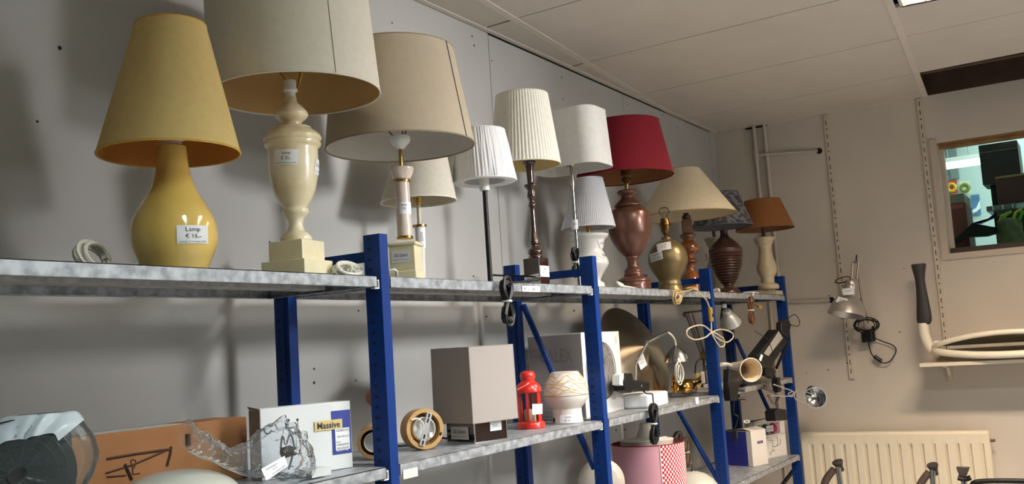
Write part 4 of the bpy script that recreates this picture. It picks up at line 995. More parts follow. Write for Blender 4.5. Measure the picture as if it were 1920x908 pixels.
for z, h in ((z0, hs), (z1, hs*.985)): G().tube([Vector(q) for q in sq(h-.0008, z)], .0016, 4, True).o('shade_rim', TE, o)
for s in sq(hs-.0008, z0): G().tube([s, (s[0]*.985, s[1]*.985, z1)], .0016, 4).o('shade_edge', TE, o)
MIR = mat('dark_mirror', (96, 80, 78), .06, metal=.9)
G().b2((-hb, -hb, 0), (hb, hb, z0-.004)).o('mirror_cube', MIR, r, smooth=False, bevel=.0015)
g = G()
for s in ((-hb, -hb), (hb, -hb), (-hb, hb)): g.b2((s[0]-.0015, s[1]-.0015, 0), (s[0]+.0015, s[1]+.0015, z0-.004))
g.b2((-hb-.001, -hb-.001, 0), (hb+.001, -hb+.002, .004)); g.b2((-hb-.001, -hb, 0), (-hb+.002, hb, .004)); g.o('mirror_edge', CHROME, r, smooth=False)
G().cyl((0, 0, z0-.004), (0, 0, z1-.06), .008).o('stem', CHROME, r)
card('price_label', plane_map((-hb-.0012, .002, .028), (0, -.075, .0), (0, 0, .034)), r, OKT)
card('price_label', plane_map((.018, -hb-.0012, .045), (.042, 0, 0), (0, 0, .034)), r, [('Lamp', 0, .25, .4, .2), ('€ 11,-', 0, -.1, .44, .24)])
hank(r, (.10, .03, .018), (.03, .01, 0), (0, .004, .016), 4, .003, RUBBER, 31)
cable(r, [(-.05, .06, .01), (-.10, .07, .02), (-.12, .03, .006), (-.09, .09, .03), (-.14, .08, .008)], .003, RUBBER)

# red lantern
ax = Ax(992, 750, .135, ZM)
r = thing('lantern', 'red metal lantern with glass panes and a candle', 'lantern', ax.loc)
REDL = mat('red_enamel', (214, 46, 36), .28, var=.05, coat=.3)
def A(v, hw): z = ax.z(v); return (ax.r(hw, z), z)
z_b = ax.z(790); z_r = ax.z(736)
G().lathe([(0, z_b), A(790, 22), A(791, 25), A(794, 27), (A(797, 27)[0], 0), (0, 0)], 40).o('lantern_base', REDL, r)
G().lathe([(0, ax.z(695)), A(695.5, 6), A(697, 11), A(701, 14), A(705, 14.6), A(709, 14.4), A(711, 13), A(715, 13), A(717, 15), A(720, 19), A(726, 23), A(731, 24.5), A(735, 24.5), A(737, 22), (0, z_r)], 40).o('lantern_roof', REDL, r)
R_ = ax.r(20.5, z_b)
for k in range(6):
    a = k*math.pi/3+.35; a2 = a+math.pi/3
    G().box((R_*math.cos(a), R_*math.sin(a), (z_b+z_r)/2), (.0065, .0065, z_r-z_b), a).o('lantern_post', REDL, r, smooth=False)
    p0, p1 = Vector((R_*math.cos(a), R_*math.sin(a), 0))*.94, Vector((R_*math.cos(a2), R_*math.sin(a2), 0))*.94
    G().quad((p0.x, p0.y, z_b), (p1.x, p1.y, z_b), (p1.x, p1.y, z_r), (p0.x, p0.y, z_r)).o('glass_pane', clear('lantern_glass', (235, 235, 232), .15), r, smooth=False)
zc_ = ax.z(768); G().lathe([(0, zc_+.004), (.002, zc_), (.017, zc_), (.018, zc_-.004), (.018, z_b), (0, z_b)], 24).o('candle', mat('cream_candle', (226, 206, 178), .5, trans=.2), r)
view = math.atan2(CAM.y-ax.y, CAM.x-ax.x)
tp = [Vector((ax.r(23, 0)*math.cos(view+t), ax.r(23, 0)*math.sin(view+t), ax.z(727-abs(t)*0))) for t in (-1.45, 1.45)]
cen = Vector((math.cos(view)*.046, math.sin(view)*.046, ax.z(712)))
left = onY(970, 731, ax.y-.03)-ax.loc; rt_ = onY(997, 709, ax.y-.03)-ax.loc
G().tube(spl([left, left*.5+rt_*.5+Vector((0, -.012, 0)), rt_], 6), .0022, 6).o('wire_handle', REDL, r)
q = [(997, 758), (1016, 757.5), (1016, 776.5), (997.5, 778)]
card('price_label', px_map(r.location, q, lambda u, v: onY(u, v, ax.y-.052)), r, [('€ 2,-', 0, .05, .36, .26), ('16 nov 2020', 0, -.38, .7, .1)], eps=.002)

# white glass lamp with ochre swirls
ax = Ax(1062, 750, .09, ZM)
r = thing('table_lamp', 'squat white glass lamp with thin ochre swirl lines on the upper half', 'lamp', ax.loc)
OPAL = mat('opal_white', (238, 234, 228), .22, trans=.15, coat=.3)
zj = ax.z(741)
P = ax.prof([(741, 42), (747, 40.8), (753, 37.5), (759, 33), (764, 28.5), (766.5, 27), (768, 27.3), (782, 28), (796, 29.3)], 3)
b = lathe_part(r, 'lamp_body', P, mat('white_glaze', (226, 218, 206), .3, coat=.3), 56, capb=True)
PU = ax.prof([(697, 24.5), (700, 26.5), (708, 32), (717, 37.3), (727, 40.6), (735, 42), (741, 42)], 4, base=False)
m = bpy.data.materials.get('swirl_glass') or mat('swirl_glass', (240, 236, 228), .22, coat=.3, trans=.15)
up_ = lathe_part(r, 'glass_shade', PU, m, 64)
g = G(); rn = random.Random(6)
for k in range(9):
    amp, fq, p_, base_ = rn.uniform(.006, .011), rn.choice((3, 4, 5)), rn.uniform(0, 6.3), zj+.006+(PU[0][1]-zj-.014)*k/8
    pts = []
    for t in range(120):
        a = 2*math.pi*t/120; z = min(max(base_+amp*math.sin(fq*a+p_)+.003*math.sin(9*a+k), zj+.002), PU[0][1]-.003)
        rr = ax.rad(PU, z)+.0002; pts.append((rr*math.cos(a), rr*math.sin(a), z))
    g.tube(pts, .0012, 4, True)
stuff(g.o('swirl_lines', mat('ochre_line', (212, 176, 112), .5), up_))
G().lathe([(ax.r(25, .1)-.004, PU[0][1]-.002), (ax.r(25, .1), PU[0][1])], 48).o('rim', OPAL, up_)
G().tube([((ax.rad(P, zj)+.0003)*math.cos(t*math.pi/32), (ax.rad(P, zj)+.0003)*math.sin(t*math.pi/32), zj) for t in range(64)], .0013, 4, True).o('joint_line', mat('grey_joint', (160, 152, 144), .5), up_)
card('price_label', ax.wrap(P, 1050, 776, 1080, 794, .03), b, tagtxt('Lamp', '€ 2,-'), nx=8, ny=1, eps=.0012)
q = ax.wrap(P, 1037, 785, 1042, 793)(0, 0)[0]; q.z = max(q.z, .0105); G().ball(q, .004, .004, .009).o('cord_hole', mat('hole_brown', (54, 34, 24), .9), b)

# big flat lamp carton standing behind the second post
p0 = Vector((1.172, .10, ZM)); rz = math.radians(5); w_, d_, h_ = .37, .20, .287
r = thing('lamp_carton', 'tall white lamp carton with faded grey print and a round coil picture', 'box', p0, None, rz)
G().b2((0, 0, 0), (w_, d_, h_)).o('carton_body', mat('white_carton2', (236, 230, 222), .55), r, smooth=False, bevel=.001)
sd_ = card('faded_shaded_side', plane_map((-.0004, d_/2, h_/2), (0, -d_*.97, 0), (0, 0, h_*.97)), r, [('CALEX', .03, .25, .62, .17, True), ('H O L L A N D', .08, .11, .56, .035)], mat('faded_shaded_grey', (158, 152, 150), .6, var=.04), pm=mat('faded_ink', (138, 130, 130), .6))  # grey mixes faded print with the shade on this white side
g = G()
def sidep(s, t): return Vector((-.0022, d_/2-s*d_*.97, h_/2+t*h_*.97))
for txt, cx, cy, ww, hh in (('Ok getest', -.36, .33, .14, .025), ('16-11-2020', -.36, .26, .16, .02), ('Decorative lighting for your interior', 0, -.1, .62, .018), ('LED filament lamp', -.2, -.2, .3, .014), ('E27  230V', -.2, -.24, .3, .014), ('dimmable', -.22, -.28, .2, .014), ('flame  vintage', -.14, -.38, .26, .014), ('240 lumen', -.17, -.43, .2, .014)):
    V, F = glyphs(txt); g.add([sidep(cx+a*ww, cy+b_*hh) for a, b_ in V], F)
g.o('small_print', mat('small_ink', (96, 92, 92), .7), sd_, smooth=False)
g = G().b2((-.001, -.0012, .0), (.012, .001, h_)); g.o('white_edge', PAPER, r, smooth=False)
cx_, cz_, rr = .155, .15, .108
disc = G().add([(cx_+rr*1.22*math.cos(t*math.pi/24), -.0012, cz_+rr*math.sin(t*math.pi/24)) for t in range(48)], [tuple(range(48))]).o('round_picture', mat('picture_grey', (96, 92, 88), .5, rgb2=(190, 186, 180), vs=14, stretch=(9, 1, 1.4)), r, smooth=False)
g = G()
for k in range(8):
    q = .35+.08*k; g.tube([(cx_+rr*1.18*q*math.cos(t*math.pi/20)+.01*k*.5, -.0016, cz_+rr*.96*math.sin(t*math.pi/20)*(.75+.03*k)) for t in range(40)], .0012, 4, True)
g.o('coil_drawing', mat('coil_dark', (44, 42, 42), .5), disc)
card('corner_print', plane_map((w_-.035, -.0006, h_-.032), (0, 0, -.034), (.02, 0, 0)), r, [('XXL', 0, .1, .8, .3), ('E27', 0, -.3, .6, .2)], mat('white_carton2', (236, 230, 222), .55), pm=PRINT)
r2 = r
# small chrome knob thing between carton and post
# brushed metal dish leaning on the wall
m = mat('brushed_bronze_dish', (158, 142, 120), .3, metal=1, var=.1, vs=5)
nt = m.node_tree; tg = nt.nodes.new('ShaderNodeTangent'); tg.direction_type = 'RADIAL'; tg.axis = 'Z'
bs_ = nt.nodes['Principled BSDF']; bs_.inputs['Anisotropic'].default_value = .85; bs_.inputs['Anisotropic Rotation'].default_value = .25
nt.links.new(tg.outputs[0], bs_.inputs['Tangent'])
c = onY(1194, 657, .25); c.z = ZM+.1995
r = thing('pendant_dish', 'large shallow brushed metal dish lamp leaning against the wall', 'lampshade', (c.x, c.y, ZM))
o = G().lathe([(a_*.9, b_*.9) for a_, b_ in ((0, .062), (.012, .0605), (.06, .048), (.12, .031), (.18, .014), (.226, .002), (.233, -.004), (.236, -.009), (.233, -.008), (.18, .01), (.1, .033), (0, .056))], 96).o('dish', m, r)
o.rotation_mode = 'QUATERNION'; o.rotation_quaternion = Vector((0, 0, 1)).rotation_difference(Vector((-.10, -.90, .40)).normalized()); o.location = (0, 0, c.z-ZM)
qq = o.rotation_quaternion.to_matrix()
def dp(x, y): rr = math.hypot(x, y); return Vector((0, 0, c.z-ZM)) + qq @ Vector((x, y, .0558-.27*rr+.003))
tgt = onY(1203, 680, .24)-r.location
lc = dp(.0, -.055); X_ = (qq @ Vector((1, 0, 0))); Y_ = (qq @ Vector((0, 1, .24)))
X2 = (onY(1213, 677, .25)-onY(1193, 681, .25)).normalized()*.046; 
card('price_label', plane_map(tgt.lerp(lc, .0)+Vector((0, 0, 0)), X2, (onY(1201, 670, .25)-onY(1206, 690, .25)).normalized()*.046), r, [('Lamp', 0, .28, .4, .2), ('€ 15,-', 0, -.02, .4, .22)], eps=.002) if False else None
X2 = qq @ Vector((1, 0, 0))
best = None
for i in range(-20, 21):
    for j in range(-20, 21):
        P_ = dp(i*.01, j*.01)+r.location; D_ = P_-CAM; dd = abs(960+FPX*D_.dot(_R)/D_.dot(_F)-1203)+abs(454-FPX*D_.dot(_U)/D_.dot(_F)-680)
        if best is None or dd < best[0]: best = (dd, i*.01, j*.01)
bx, by = best[1], best[2]; e_ = .024
q = [dp(bx-e_, by+e_*.8), dp(bx+e_, by+e_*1.2), dp(bx+e_, by-e_*.8), dp(bx-e_, by-e_*1.2)]
nn = (q[1]-q[0]).cross(q[0]-q[3]).normalized()
if nn.dot(CAM-r.location-q[0]) < 0: nn = -nn
card('price_label', lambda s, t: ((q[0]*(.5-s)+q[1]*(.5+s))*(.5+t)+(q[3]*(.5-s)+q[2]*(.5+s))*(.5-t), nn), r, [('Lamp', 0, .22, .4, .2), ('€ 15,-', 0, -.08, .46, .24)], eps=.003)

# white flat unit, black adapter on it
q0, q1, q2 = onZ(1164, 772, ZM), onZ(1200, 771, ZM), onZ(1237, 752, ZM)
r = thing('white_unit', 'flat white plastic unit with chamfered corners under a black transformer', 'box', (1.60, .10, ZM))
G().prism([(-.06, .03, 0), (-.04, -.055, 0), (.02, -.075, 0), (.13, -.065, 0), (.16, -.03, 0), (.16, .05, 0), (-.02, .09, 0)], (0, 0, .052)).o('unit_body', mat('white_unit_plastic', (236, 236, 238), .35), r, smooth=False, bevel=.008)
t = thing('transformer', 'black wedge shaped plug transformer with dangling tied cord', 'adapter', (1.66, .09, ZM+.052))
def tp(u, v, Y=.055): return onY(u, v, Y)-t.location
g = G().prism([tp(1172, 733), tp(1170, 716), tp(1175, 700), tp(1186, 700), tp(1188, 712), tp(1219, 717), tp(1218, 734), tp(1188, 732), tp(1184, 737)], (0, .045, 0)); g.v = [(x, y, max(z, 0)) for x, y, z in g.v]
g.o('transformer_body', BLACK, t, smooth=False, bevel=.004)
G().prism([tp(1162, 722, .06), tp(1162, 703, .06), tp(1170, 700, .06), tp(1170, 724, .06)], (0, .03, 0)).o('white_socket', WHITEP, t, smooth=False, bevel=.002)
q = tp(1203, 724, .054); G().box(q, (.008, .002, .01)).o('rating_mark', mat('mark_grey', (100, 100, 100), .5), t, smooth=False)
hk = onY(1225, 795, -.02)-t.location
cable(t, [tp(1205, 732, .053), tp(1216, 745, .02), onY(1226, 764, -.014)-t.location, hk+Vector((0, 0, .05))], .0026, RUBBER)
hank(t, hk, (.006, 0, .062), (.020, 0, 0), 13, .0034, RUBBER, 41, tie=WCABLE, fig8=True)
#PART4
# ------------------------------------------------------------------ lamps and cords in the last two bays
# chrome dome reading lamp with gooseneck tube
p = onZ(1262, 738, ZM); P0 = Vector((2.06, .10, ZM))
c = onY(1269, 672, .11)
r = thing('desk_lamp', 'chrome dome desk lamp on a bent tube in front of the metal dish', 'lamp', (c.x, c.y, ZM))
def q_(u, v, Y=.11): return onY(u, v, Y)-r.location
zc_ = q_(1269, 679).z; top_ = q_(1269, 648).z; R_ = 24.5*depth(c)/FPX
STL = mat('satin_chrome', (200, 196, 190), .22, metal=1)
G().lathe([(0, top_), (.006, top_), (R_*.25, top_-.006), (R_*.55, top_-.022), (R_*.82, zc_+.028), (R_*.97, zc_+.006), (R_, zc_), (R_-.003, zc_), (R_*.80, zc_+.024), (R_*.5, top_-.03), (0, top_-.012)], 48).o('dome_shade', STL, r)
G().tube(spl([q_(1267, 648), q_(1264, 636), q_(1256, 626), q_(1250, 624)], 6), .0045, 8).o('gooseneck', mat('white_metal', (224, 218, 208), .35), r)
G().tube([q_(1250, 624), q_(1233, 632), q_(1214, 642)], .0075, 10).o('lamp_tube', STL, r)
G().tube([q_(1214, 642, .11), Vector((q_(1214, 642).x-.012, .05, q_(1214, 642).z-.08)), Vector((q_(1214, 642).x+.045, .09, .012))], .0045, 8).o('lamp_stem', STL, r)
G().lathe([(0, .012), (.05, .012), (.055, .007), (.055, 0), (0, 0)], 32, (q_(1214, 642).x+.045, .09, 0)).o('lamp_base', STL, r)
hank(r, q_(1274, 700, .075), (.0, 0, .038), (.030, 0, 0), 4, .0026, WCABLE, 51, jit=.25)

# brass lamp lying on the shelf with coiled cord
r = thing('brass_lamp', 'brass lamp parts lying with coiled cords by the third blue post', 'lamp', (2.28-.25, .20, ZM))
r.location.x = onY(1295, 725, .13).x; r.location.y = .13
def q_(u, v, Y=.13): return onY(u, v, Y)-r.location
POL = mat('polished_brass', (196, 150, 74), .14, metal=1)
g = G().lathe([(0, 0), (.018, .0), (.026, .012), (.030, .04), (.022, .075), (.012, .10), (.014, .12), (0, .125)], 28, q_(1278, 729)+Vector((0, -.0, 0)), Vector((.93, -.30, .20)))
g.o('brass_body', POL, r)
hank(r, q_(1266, 722, .12), (0, 0, .028), (.018, 0, 0), 3, .0045, POL, 52)
hank(r, q_(1308, 716, .12), (.03, 0, .01), (.004, 0, .028), 6, .004, GCABLE, 53, jit=.3)
G().box(q_(1318, 708, .11), (.02, .012, .05), .2).o('white_tag', PAPER, r, smooth=False)
cable(r, [q_(1303, 700, .12), q_(1306, 680, .125), q_(1318, 672, .125), q_(1320, 694, .125), q_(1312, 705, .12)], .003, RUBBER)
cable(r, [q_(1318, 684, .125), q_(1325, 690, .125), q_(1316, 704, .12), q_(1322, 712, .12)], .003, RUBBER)

# folding architect lamp arms standing behind the third post
r = thing('architect_lamp', 'grey twin rod architect lamp arm with a brass knob behind the third post', 'lamp', (onY(1317, 700, .24).x, .24, S2+.0126))
def q_(u, v, Y=.24): return onY(u, v, Y)-r.location
ARM = mat('dull_arm_metal', (120, 106, 96), .35, metal=.7)
G().tube([q_(1286, 590), q_(1314, 664)], .0045, 6).o('arm_rod', ARM, r)
G().tube([q_(1290, 589), q_(1318, 662)], .003, 6).o('arm_rod', ARM, r)
G().tube([q_(1298, 590), q_(1320, 660)], .004, 6).o('arm_rod', ARM, r)
G().tube([q_(1284, 590), q_(1292, 586), q_(1312, 584), q_(1330, 579)], .006, 6).o('upper_arm', ARM, r)
G().ball(q_(1286, 590), .014).o('arm_joint', ARM, r)
G().cyl(q_(1319, 668)+Vector((0, .01, 0)), q_(1319, 668)-Vector((0, .02, 0)), .02, seg=20).o('brass_knob', mat('dull_brass', (160, 132, 76), .3, metal=.8), r)
G().tube([q_(1319, 672), Vector((q_(1319, 672).x, 0, .0))], .006, 8).o('lower_stem', ARM, r)
G().lathe([(0, .014), (.045, .014), (.05, .008), (.05, 0), (0, 0)], 28, (q_(1319, 672).x, 0, 0)).o('lamp_base', mat('dark_base', (50, 44, 40), .4), r)

Z3 = S2+.0126
# silver spot lamp head, clamped to the shelf of the last bay
r = thing('clamp_lamp', 'silver grey dome reflector lamp with vent slots hanging above the shelf', 'lamp', (onY(1370, 600, .06).x, .06, Z3))
def q_(u, v, Y=.06): return onY(u, v, Y)-r.location
a, b_ = q_(1362, 583), q_(1371, 610); axd = (b_-a).normalized(); Lx = (b_-a).length; k = depth(r.location)/FPX
SIL = mat('silver_paint', (186, 184, 182), .35, metal=.5)
sh = G().lathe([(0, 0), (8*k, 0), (9.5*k, 5*k), (8.5*k, 8*k), (12*k, 12*k), (17*k, 20*k), (20.5*k, 30*k), (20*k, 31*k), (16*k, 20*k), (9*k, 12*k), (0, 11*k)], 40, a, axd).o('reflector', SIL, r)
g = G()
for s in range(4):
    e = q_(1368+s*2.0, 592, .06); f_ = e+(b_-a).normalized()*.03; off = Vector((-.02, -.045, .0)).normalized()*.044
    g.tube([e+off*.80, f_+off*.98], .0013, 4)
stuff(g.o('vent_slots', mat('vent_dark', (80, 78, 78), .6), sh))
G().box(q_(1358, 574), (.035, .02, .02), .3).o('switch_head', WHITEP, r, smooth=False, bevel=.004)
G().tube([q_(1364, 575)+Vector((.02, .03, 0)), q_(1352, 600, .12), q_(1366, 660, .2), Vector((.04, .0, .014))], .006, 8).o('lamp_arm', BLACK, r)
G().box((.04, .0, .012), (.05, .04, .024)).o('clamp', BLACK, r, smooth=False, bevel=.004)

# cream cone reflector lamp on a black clamp
r = thing('clamp_lamp', 'cream cone spot lamp facing the room on a black shelf clamp', 'lamp', (onY(1378, 735, .02).x, .05, Z3))
def q_(u, v, Y=.03): return onY(u, v, Y)-r.location
m_ = q_(1408, 694, -.06); e = q_(1376, 691, .06); k = depth(m_+r.location)/FPX; d_ = e-m_
CRM = mat('cream_enamel', (232, 222, 204), .35)
Lz = d_.length
sh = G().lathe([(26*k*.84, 0), (24*k*.84, .012), (21*k*.84, .35*Lz), (16*k*.84, .7*Lz), (14*k*.84, Lz), (0, Lz)], 40, m_, d_).o('reflector', CRM, r)
G().lathe([(25.3*k*.84, 0), (20*k*.84, .36*Lz), (14*k*.84, .72*Lz), (0, .74*Lz)], 40, m_, d_).o('reflector_lining', mat('cream_inside', (232, 212, 176), .4), sh)
G().tube([m_ + Vector((0, 0, 1)).rotation_difference(d_).to_matrix() @ Vector((26*k*.84*math.cos(t*math.pi/20), 26*k*.84*math.sin(t*math.pi/20), 0)) for t in range(40)], .0025, 6, True).o('reflector_rim', CRM, sh)
G().cyl(m_+d_*.73, m_+d_*.5, .018, seg=20).o('bulb_socket', mat('socket_brown', (70, 44, 32), .4), r)
G().tube(spl([q_(1352, 684, .05), q_(1366, 684, .06), e], 4), .009, 8).o('white_switch', WHITEP, r)
G().prism([q_(u, v, -.03) for u, v in ((1368, 692), (1384, 696), (1396, 712), (1394, 720), (1386, 724), (1383, 752), (1370, 752), (1367, 722))], (0, .028, 0)).o('clamp_body', BLACK, r, smooth=False, bevel=.003)
G().tube([q_(1384, 732, -.016), q_(1396, 732, -.04)], .006, 8).o('clamp_screw', BLACK, r)
G().tube([q_(1384, 748, -.016), q_(1397, 748, -.04)], .006, 8).o('clamp_screw', BLACK, r)
pl = q_(1384, 808, .0)-Vector((0, 0, 0))
cable(r, [q_(1376, 750, -.035), q_(1376, 775, -.035), q_(1384, 782, -.03), q_(1378, 804, -.014)], .0028, RUBBER)
hank(r, q_(1400, 791, .02), (.035, 0, -.025), (.006, 0, .012), 6, .0034, RUBBER, 61, tie=WCABLE)
q = q_(1378, 815, -.014); g = G().box(q, (.036, .018, .034), .2)
for s in (-.008, .008): g.cyl(q+Vector((s, 0, -.016)), q+Vector((s+.006, 0, -.036)), .0022, seg=6)
g.o('plug', BLACK, r, bevel=.004)

# black halogen arm lamp
r = thing('halogen_lamp', 'black halogen desk lamp head tilted up on a clamp at the last post', 'lamp', (onY(1458, 715, .05).x, .05, Z3))
def q_(u, v, Y=.05): return onY(u, v, Y)-r.location
g = G().prism([q_(1420, 668, -.07), (q_(1458, 618, -.07)), q_(1478, 640, -.07), q_(1446, 690, -.07), q_(1432, 688, -.07)], (0, .05, 0)); g.o('lamp_head', BLACK, r, smooth=False, bevel=.006)
gq = [q_(1460, 621, -.0715), q_(1468, 634, -.0715), q_(1441, 668, -.0715), q_(1432, 663, -.0715)]
G().add(gq, [(0, 1, 2, 3)]).o('halogen_glass', mat('frosted_glass', (170, 164, 156), .3), r, smooth=False)
G().add([q_(1427, 664, -.0715), q_(1431, 667, -.0715), q_(1427, 678, -.0715), q_(1423, 675, -.0715)], [(0, 1, 2, 3)]).o('rating_sticker', PAPER, r, smooth=False)
G().tube([q_(1452, 668, -.074), q_(1441, 638, -.076), q_(1415, 621, -.08)], .0016, 5).o('wire_guard', BLACK, r)
G().prism([q_(u, v, -.05) for u, v in ((1466, 604), (1478, 596), (1484, 610), (1478, 634), (1466, 622))], (0, .03, 0)).o('hinge_block', BLACK, r, smooth=False, bevel=.005)
G().tube([q_(1480, 636, -.016), q_(1456, 690, -.016)], .007, 8).o('lamp_arm', BLACK, r)
G().tube([q_(1470, 640, -.016), q_(1446, 686, -.016)], .005, 8).o('lamp_arm', BLACK, r)
G().prism([q_(u, v, -.034) for u, v in ((1434, 690), (1446, 686), (1456, 696), (1450, 710), (1438, 704))], (0, .03, 0)).o('arm_joint', BLACK, r, smooth=False, bevel=.005)
G().tube([q_(1450, 704, -.016), q_(1456, 720, -.016)], .008, 8).o('lower_arm', BLACK, r)
G().box(q_(1456, 722, -.0165), (.05, .029, .07)).o('clamp', BLACK, r, smooth=False, bevel=.004)
cable(r, [q_(1476, 598, -.03), q_(1490, 590, -.03), q_(1499, 602, -.03), q_(1496, 612, -.03), q_(1482, 609, -.03)], .0022, RUBBER)
G().prism([q_(u, v, .02) for u, v in ((1446, 646), (1474, 650), (1473, 655), (1446, 652))], (0, .002, 0)).o('cord_tag', PAPER, r, smooth=False) if False else None

# wire clip lamp with small chrome dome reaching past the post
r = thing('clip_lamp', 'small chrome dome clip lamp on bent wire arms beside the last blue post', 'lamp', (onY(1440, 728, .0).x, .0, Z3))
def q_(u, v, Y=-.042): return onY(u, v, Y)-r.location
k = depth(q_(1523, 760)+r.location)/FPX
a = q_(1531, 740, -.04); b_ = q_(1523, 764, -.09); d_ = b_-a
sh = G().lathe([(0, 0), (7*k, 0), (8*k, 6*k), (9*k, 12*k), (14*k, 19*k), (20*k, 27*k), (20.5*k, 28*k), (19*k, 28*k), (12*k, 20*k), (0, 16*k)], 40, a, d_).o('dome_shade', CHROME, r)
G().lathe([(7.5*k, -2*k), (0, -2*k)], 20, a, d_).o('switch_cap', BLACK, r)
W = mat('white_wire_metal', (214, 208, 200), .3, metal=.5)
G().tube(spl([q_(1450, 721), q_(1470, 728), q_(1486, 734), q_(1489, 741), q_(1483, 744), q_(1478, 739), q_(1484, 735)], 5), .0028, 6).o('wire_arm', W, r)
G().tube(spl([q_(1527, 741), q_(1510, 735), q_(1495, 732), q_(1489, 740), q_(1492, 749), q_(1504, 754), q_(1522, 760)], 5), .0028, 6).o('wire_arm', W, r)
G().tube(spl([q_(1446, 742), q_(1465, 743), q_(1480, 743), q_(1488, 738)], 5), .0028, 6).o('wire_arm', W, r)
hank(r, q_(1520, 733, -.02), (.05, 0, .004), (.004, 0, .018), 7, .0034, RUBBER, 71, tie=W)
for uv in (((1425, 718), (1441, 722)), ((1432, 728), (1449, 735)), ((1440, 742), (1449, 756)), ((1462, 742), (1454, 758))):
    G().tube([q_(*uv[0], -.022), q_(*uv[1], -.022)], .006, 6).o('clip_jaw', mat('clip_steel', (120, 112, 104), .3, metal=.8), r)
G().box(q_(1437, 725, -.022), (.05, .02, .03), .0).o('clip_spring', mat('clip_steel', (120, 112, 104), .3, metal=.8), r, smooth=False, bevel=.004)
G().prism([q_(u, v, .012) for u, v in ((1452, 772), (1458, 766), (1474, 768), (1477, 788), (1455, 790))], (0, .05, 0)).o('transformer', BLACK, r, smooth=False, bevel=.004)
cable(r, [q_(1462, 768, .02), q_(1458, 755, .02), q_(1466, 742, .02), q_(1456, 730, .02)], .003, RUBBER)
# white things on the mid shelf of the last bay
p = onY(1362, 722, .1); r = thing('white_slab', 'thin white panel lying on the shelf behind the cream spot lamp', 'panel', (p.x+.02, .125, Z3))
G().b2((-.09, -.05, 0), (.10, .06, .018)).o('panel_body', WHITEP, r, smooth=False, bevel=.003)

# two boxes on the lowest shelf of the last bay
ZL3 = S3+.0006
c = onZ(1413, 876, ZL3)
r = thing('box', 'white lamp box with a blue side panel and a lifted flap', 'box', (c.x, c.y, ZL3), None, math.radians(-20))
wx, wy, hz = .115, .16, .165
G().b2((0, 0, 0), (wx, wy, hz)).o('box_body', mat('box_white', (232, 224, 214), .55), r, smooth=False, bevel=.0015)
card('blue_panel', plane_map((-.0004, wy*.56, hz*.5), (0, -wy*.78, 0), (0, 0, hz*.98)), r, [('Lampe de table', 0, .3, .6, .05), ('Tafellamp', .05, .2, .5, .05), ('Tischleuchte', 0, .02, .6, .05), ('Table lamp', 0, -.12, .6, .05), ('Lampada', 0, -.28, .5, .05)], mat('box_blue', (40, 48, 150), .5), pm=mat('blue_ink', (24, 30, 100), .6))
card('mark', plane_map((wx*.56, -.0004, hz*.66), (wx*.36, 0, 0), (0, 0, .012)), r, [('E14', 0, 0, .4, .6)], mat('mark_violet', (60, 44, 120), .5), pm=PAPER)
G().prism([(0, .0, hz), (wx, .0, hz), (wx, .05, hz+.012), (0, .05, hz+.012)], (0, 0, .0015)).o('flap', mat('box_white', (232, 224, 214), .55), r, smooth=False)
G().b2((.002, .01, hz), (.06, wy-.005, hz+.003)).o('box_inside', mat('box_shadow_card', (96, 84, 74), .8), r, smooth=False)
c0, c1 = onZ(1440, 862, ZL3), onZ(1498, 851, ZL3)
c0 = Vector((3.03, .135, ZL3)); rz = math.radians(-17)
r = thing('box', 'white window box showing green, teal and pink balls beside the blue panelled box', 'box', (c0.x, c0.y, ZL3), None, rz)
wx, wy, hz = .26, .06, .19
BW2 = mat('box_white2', (236, 228, 218), .55)
g = G(); g.b2((0, 0, 0), (wx, wy, hz*.60)).b2((0, .03, hz*.6), (wx, wy, hz)).b2((0, 0, hz*.9), (wx, wy, hz)).b2((0, 0, hz*.55), (.02, wy, hz)).b2((wx*.84, 0, hz*.55), (wx, wy, hz)); g.o('box_body', BW2, r, smooth=False)
for k, (xx, c_) in enumerate(((.07, (160, 190, 70)), (.125, (40, 110, 124)), (.19, (190, 40, 90)))):
    G().ball((xx, .028, hz*.74), .030, .022, .026).o('ball', mat('ball_%d' % k, c_, .4), r)
card('price_label', plane_map((.125, -.001, hz*.76), (.062, 0, 0), (0, 0, .03)), r, [('16-11-2020', 0, 0, .7, .24)], eps=.001)
g = G()
for pts in (((.26, .5), (.42, .5), (.42, .32), (.55, .26)), ((.42, .32), (.40, .14), (.30, .1), (.28, .0)), ((.6, .28), (.66, .4), (.64, .6)), ((.5, .14), (.42, .14)), ((.55, .26), (.60, .28), (.76, .34), (.78, .5))):
    g.tube(spl([(wx*(.22+.75*a), -.0008, hz*.58*(.12+b_*1.3)) for a, b_ in pts], 5), .0011, 4)
g.o('branch_drawing', PRINT, r)
card('box_text', plane_map((wx*.24, -.0004, hz*.45), (.1, 0, 0), (0, 0, .05)), r, [('Cotton ball lights', 0, .3, .9, .2), ('20 LED', -.2, -.05, .5, .18), ('220V', -.28, -.36, .3, .18)], BW2)
p = onZ(1378, 868, ZL3)
r = thing('adapter_plug', 'white adapter plug lying at the left end of the lowest shelf in view', 'plug', (p.x, p.y+.02, ZL3))
G().box((0, 0, .02), (.05, .035, .04), .5).o('plug_body', WHITEP, r, smooth=False, bevel=.006)
G().box((-.03, .01, .045), (.04, .02, .02), .9).o('plug_pin', WHITEP, r, smooth=False, bevel=.004)
cable(r, [(-.02, 0, .03), (-.05, .01, .05), (-.06, .03, .03), (-.04, .05, .006)], .004, WCABLE)

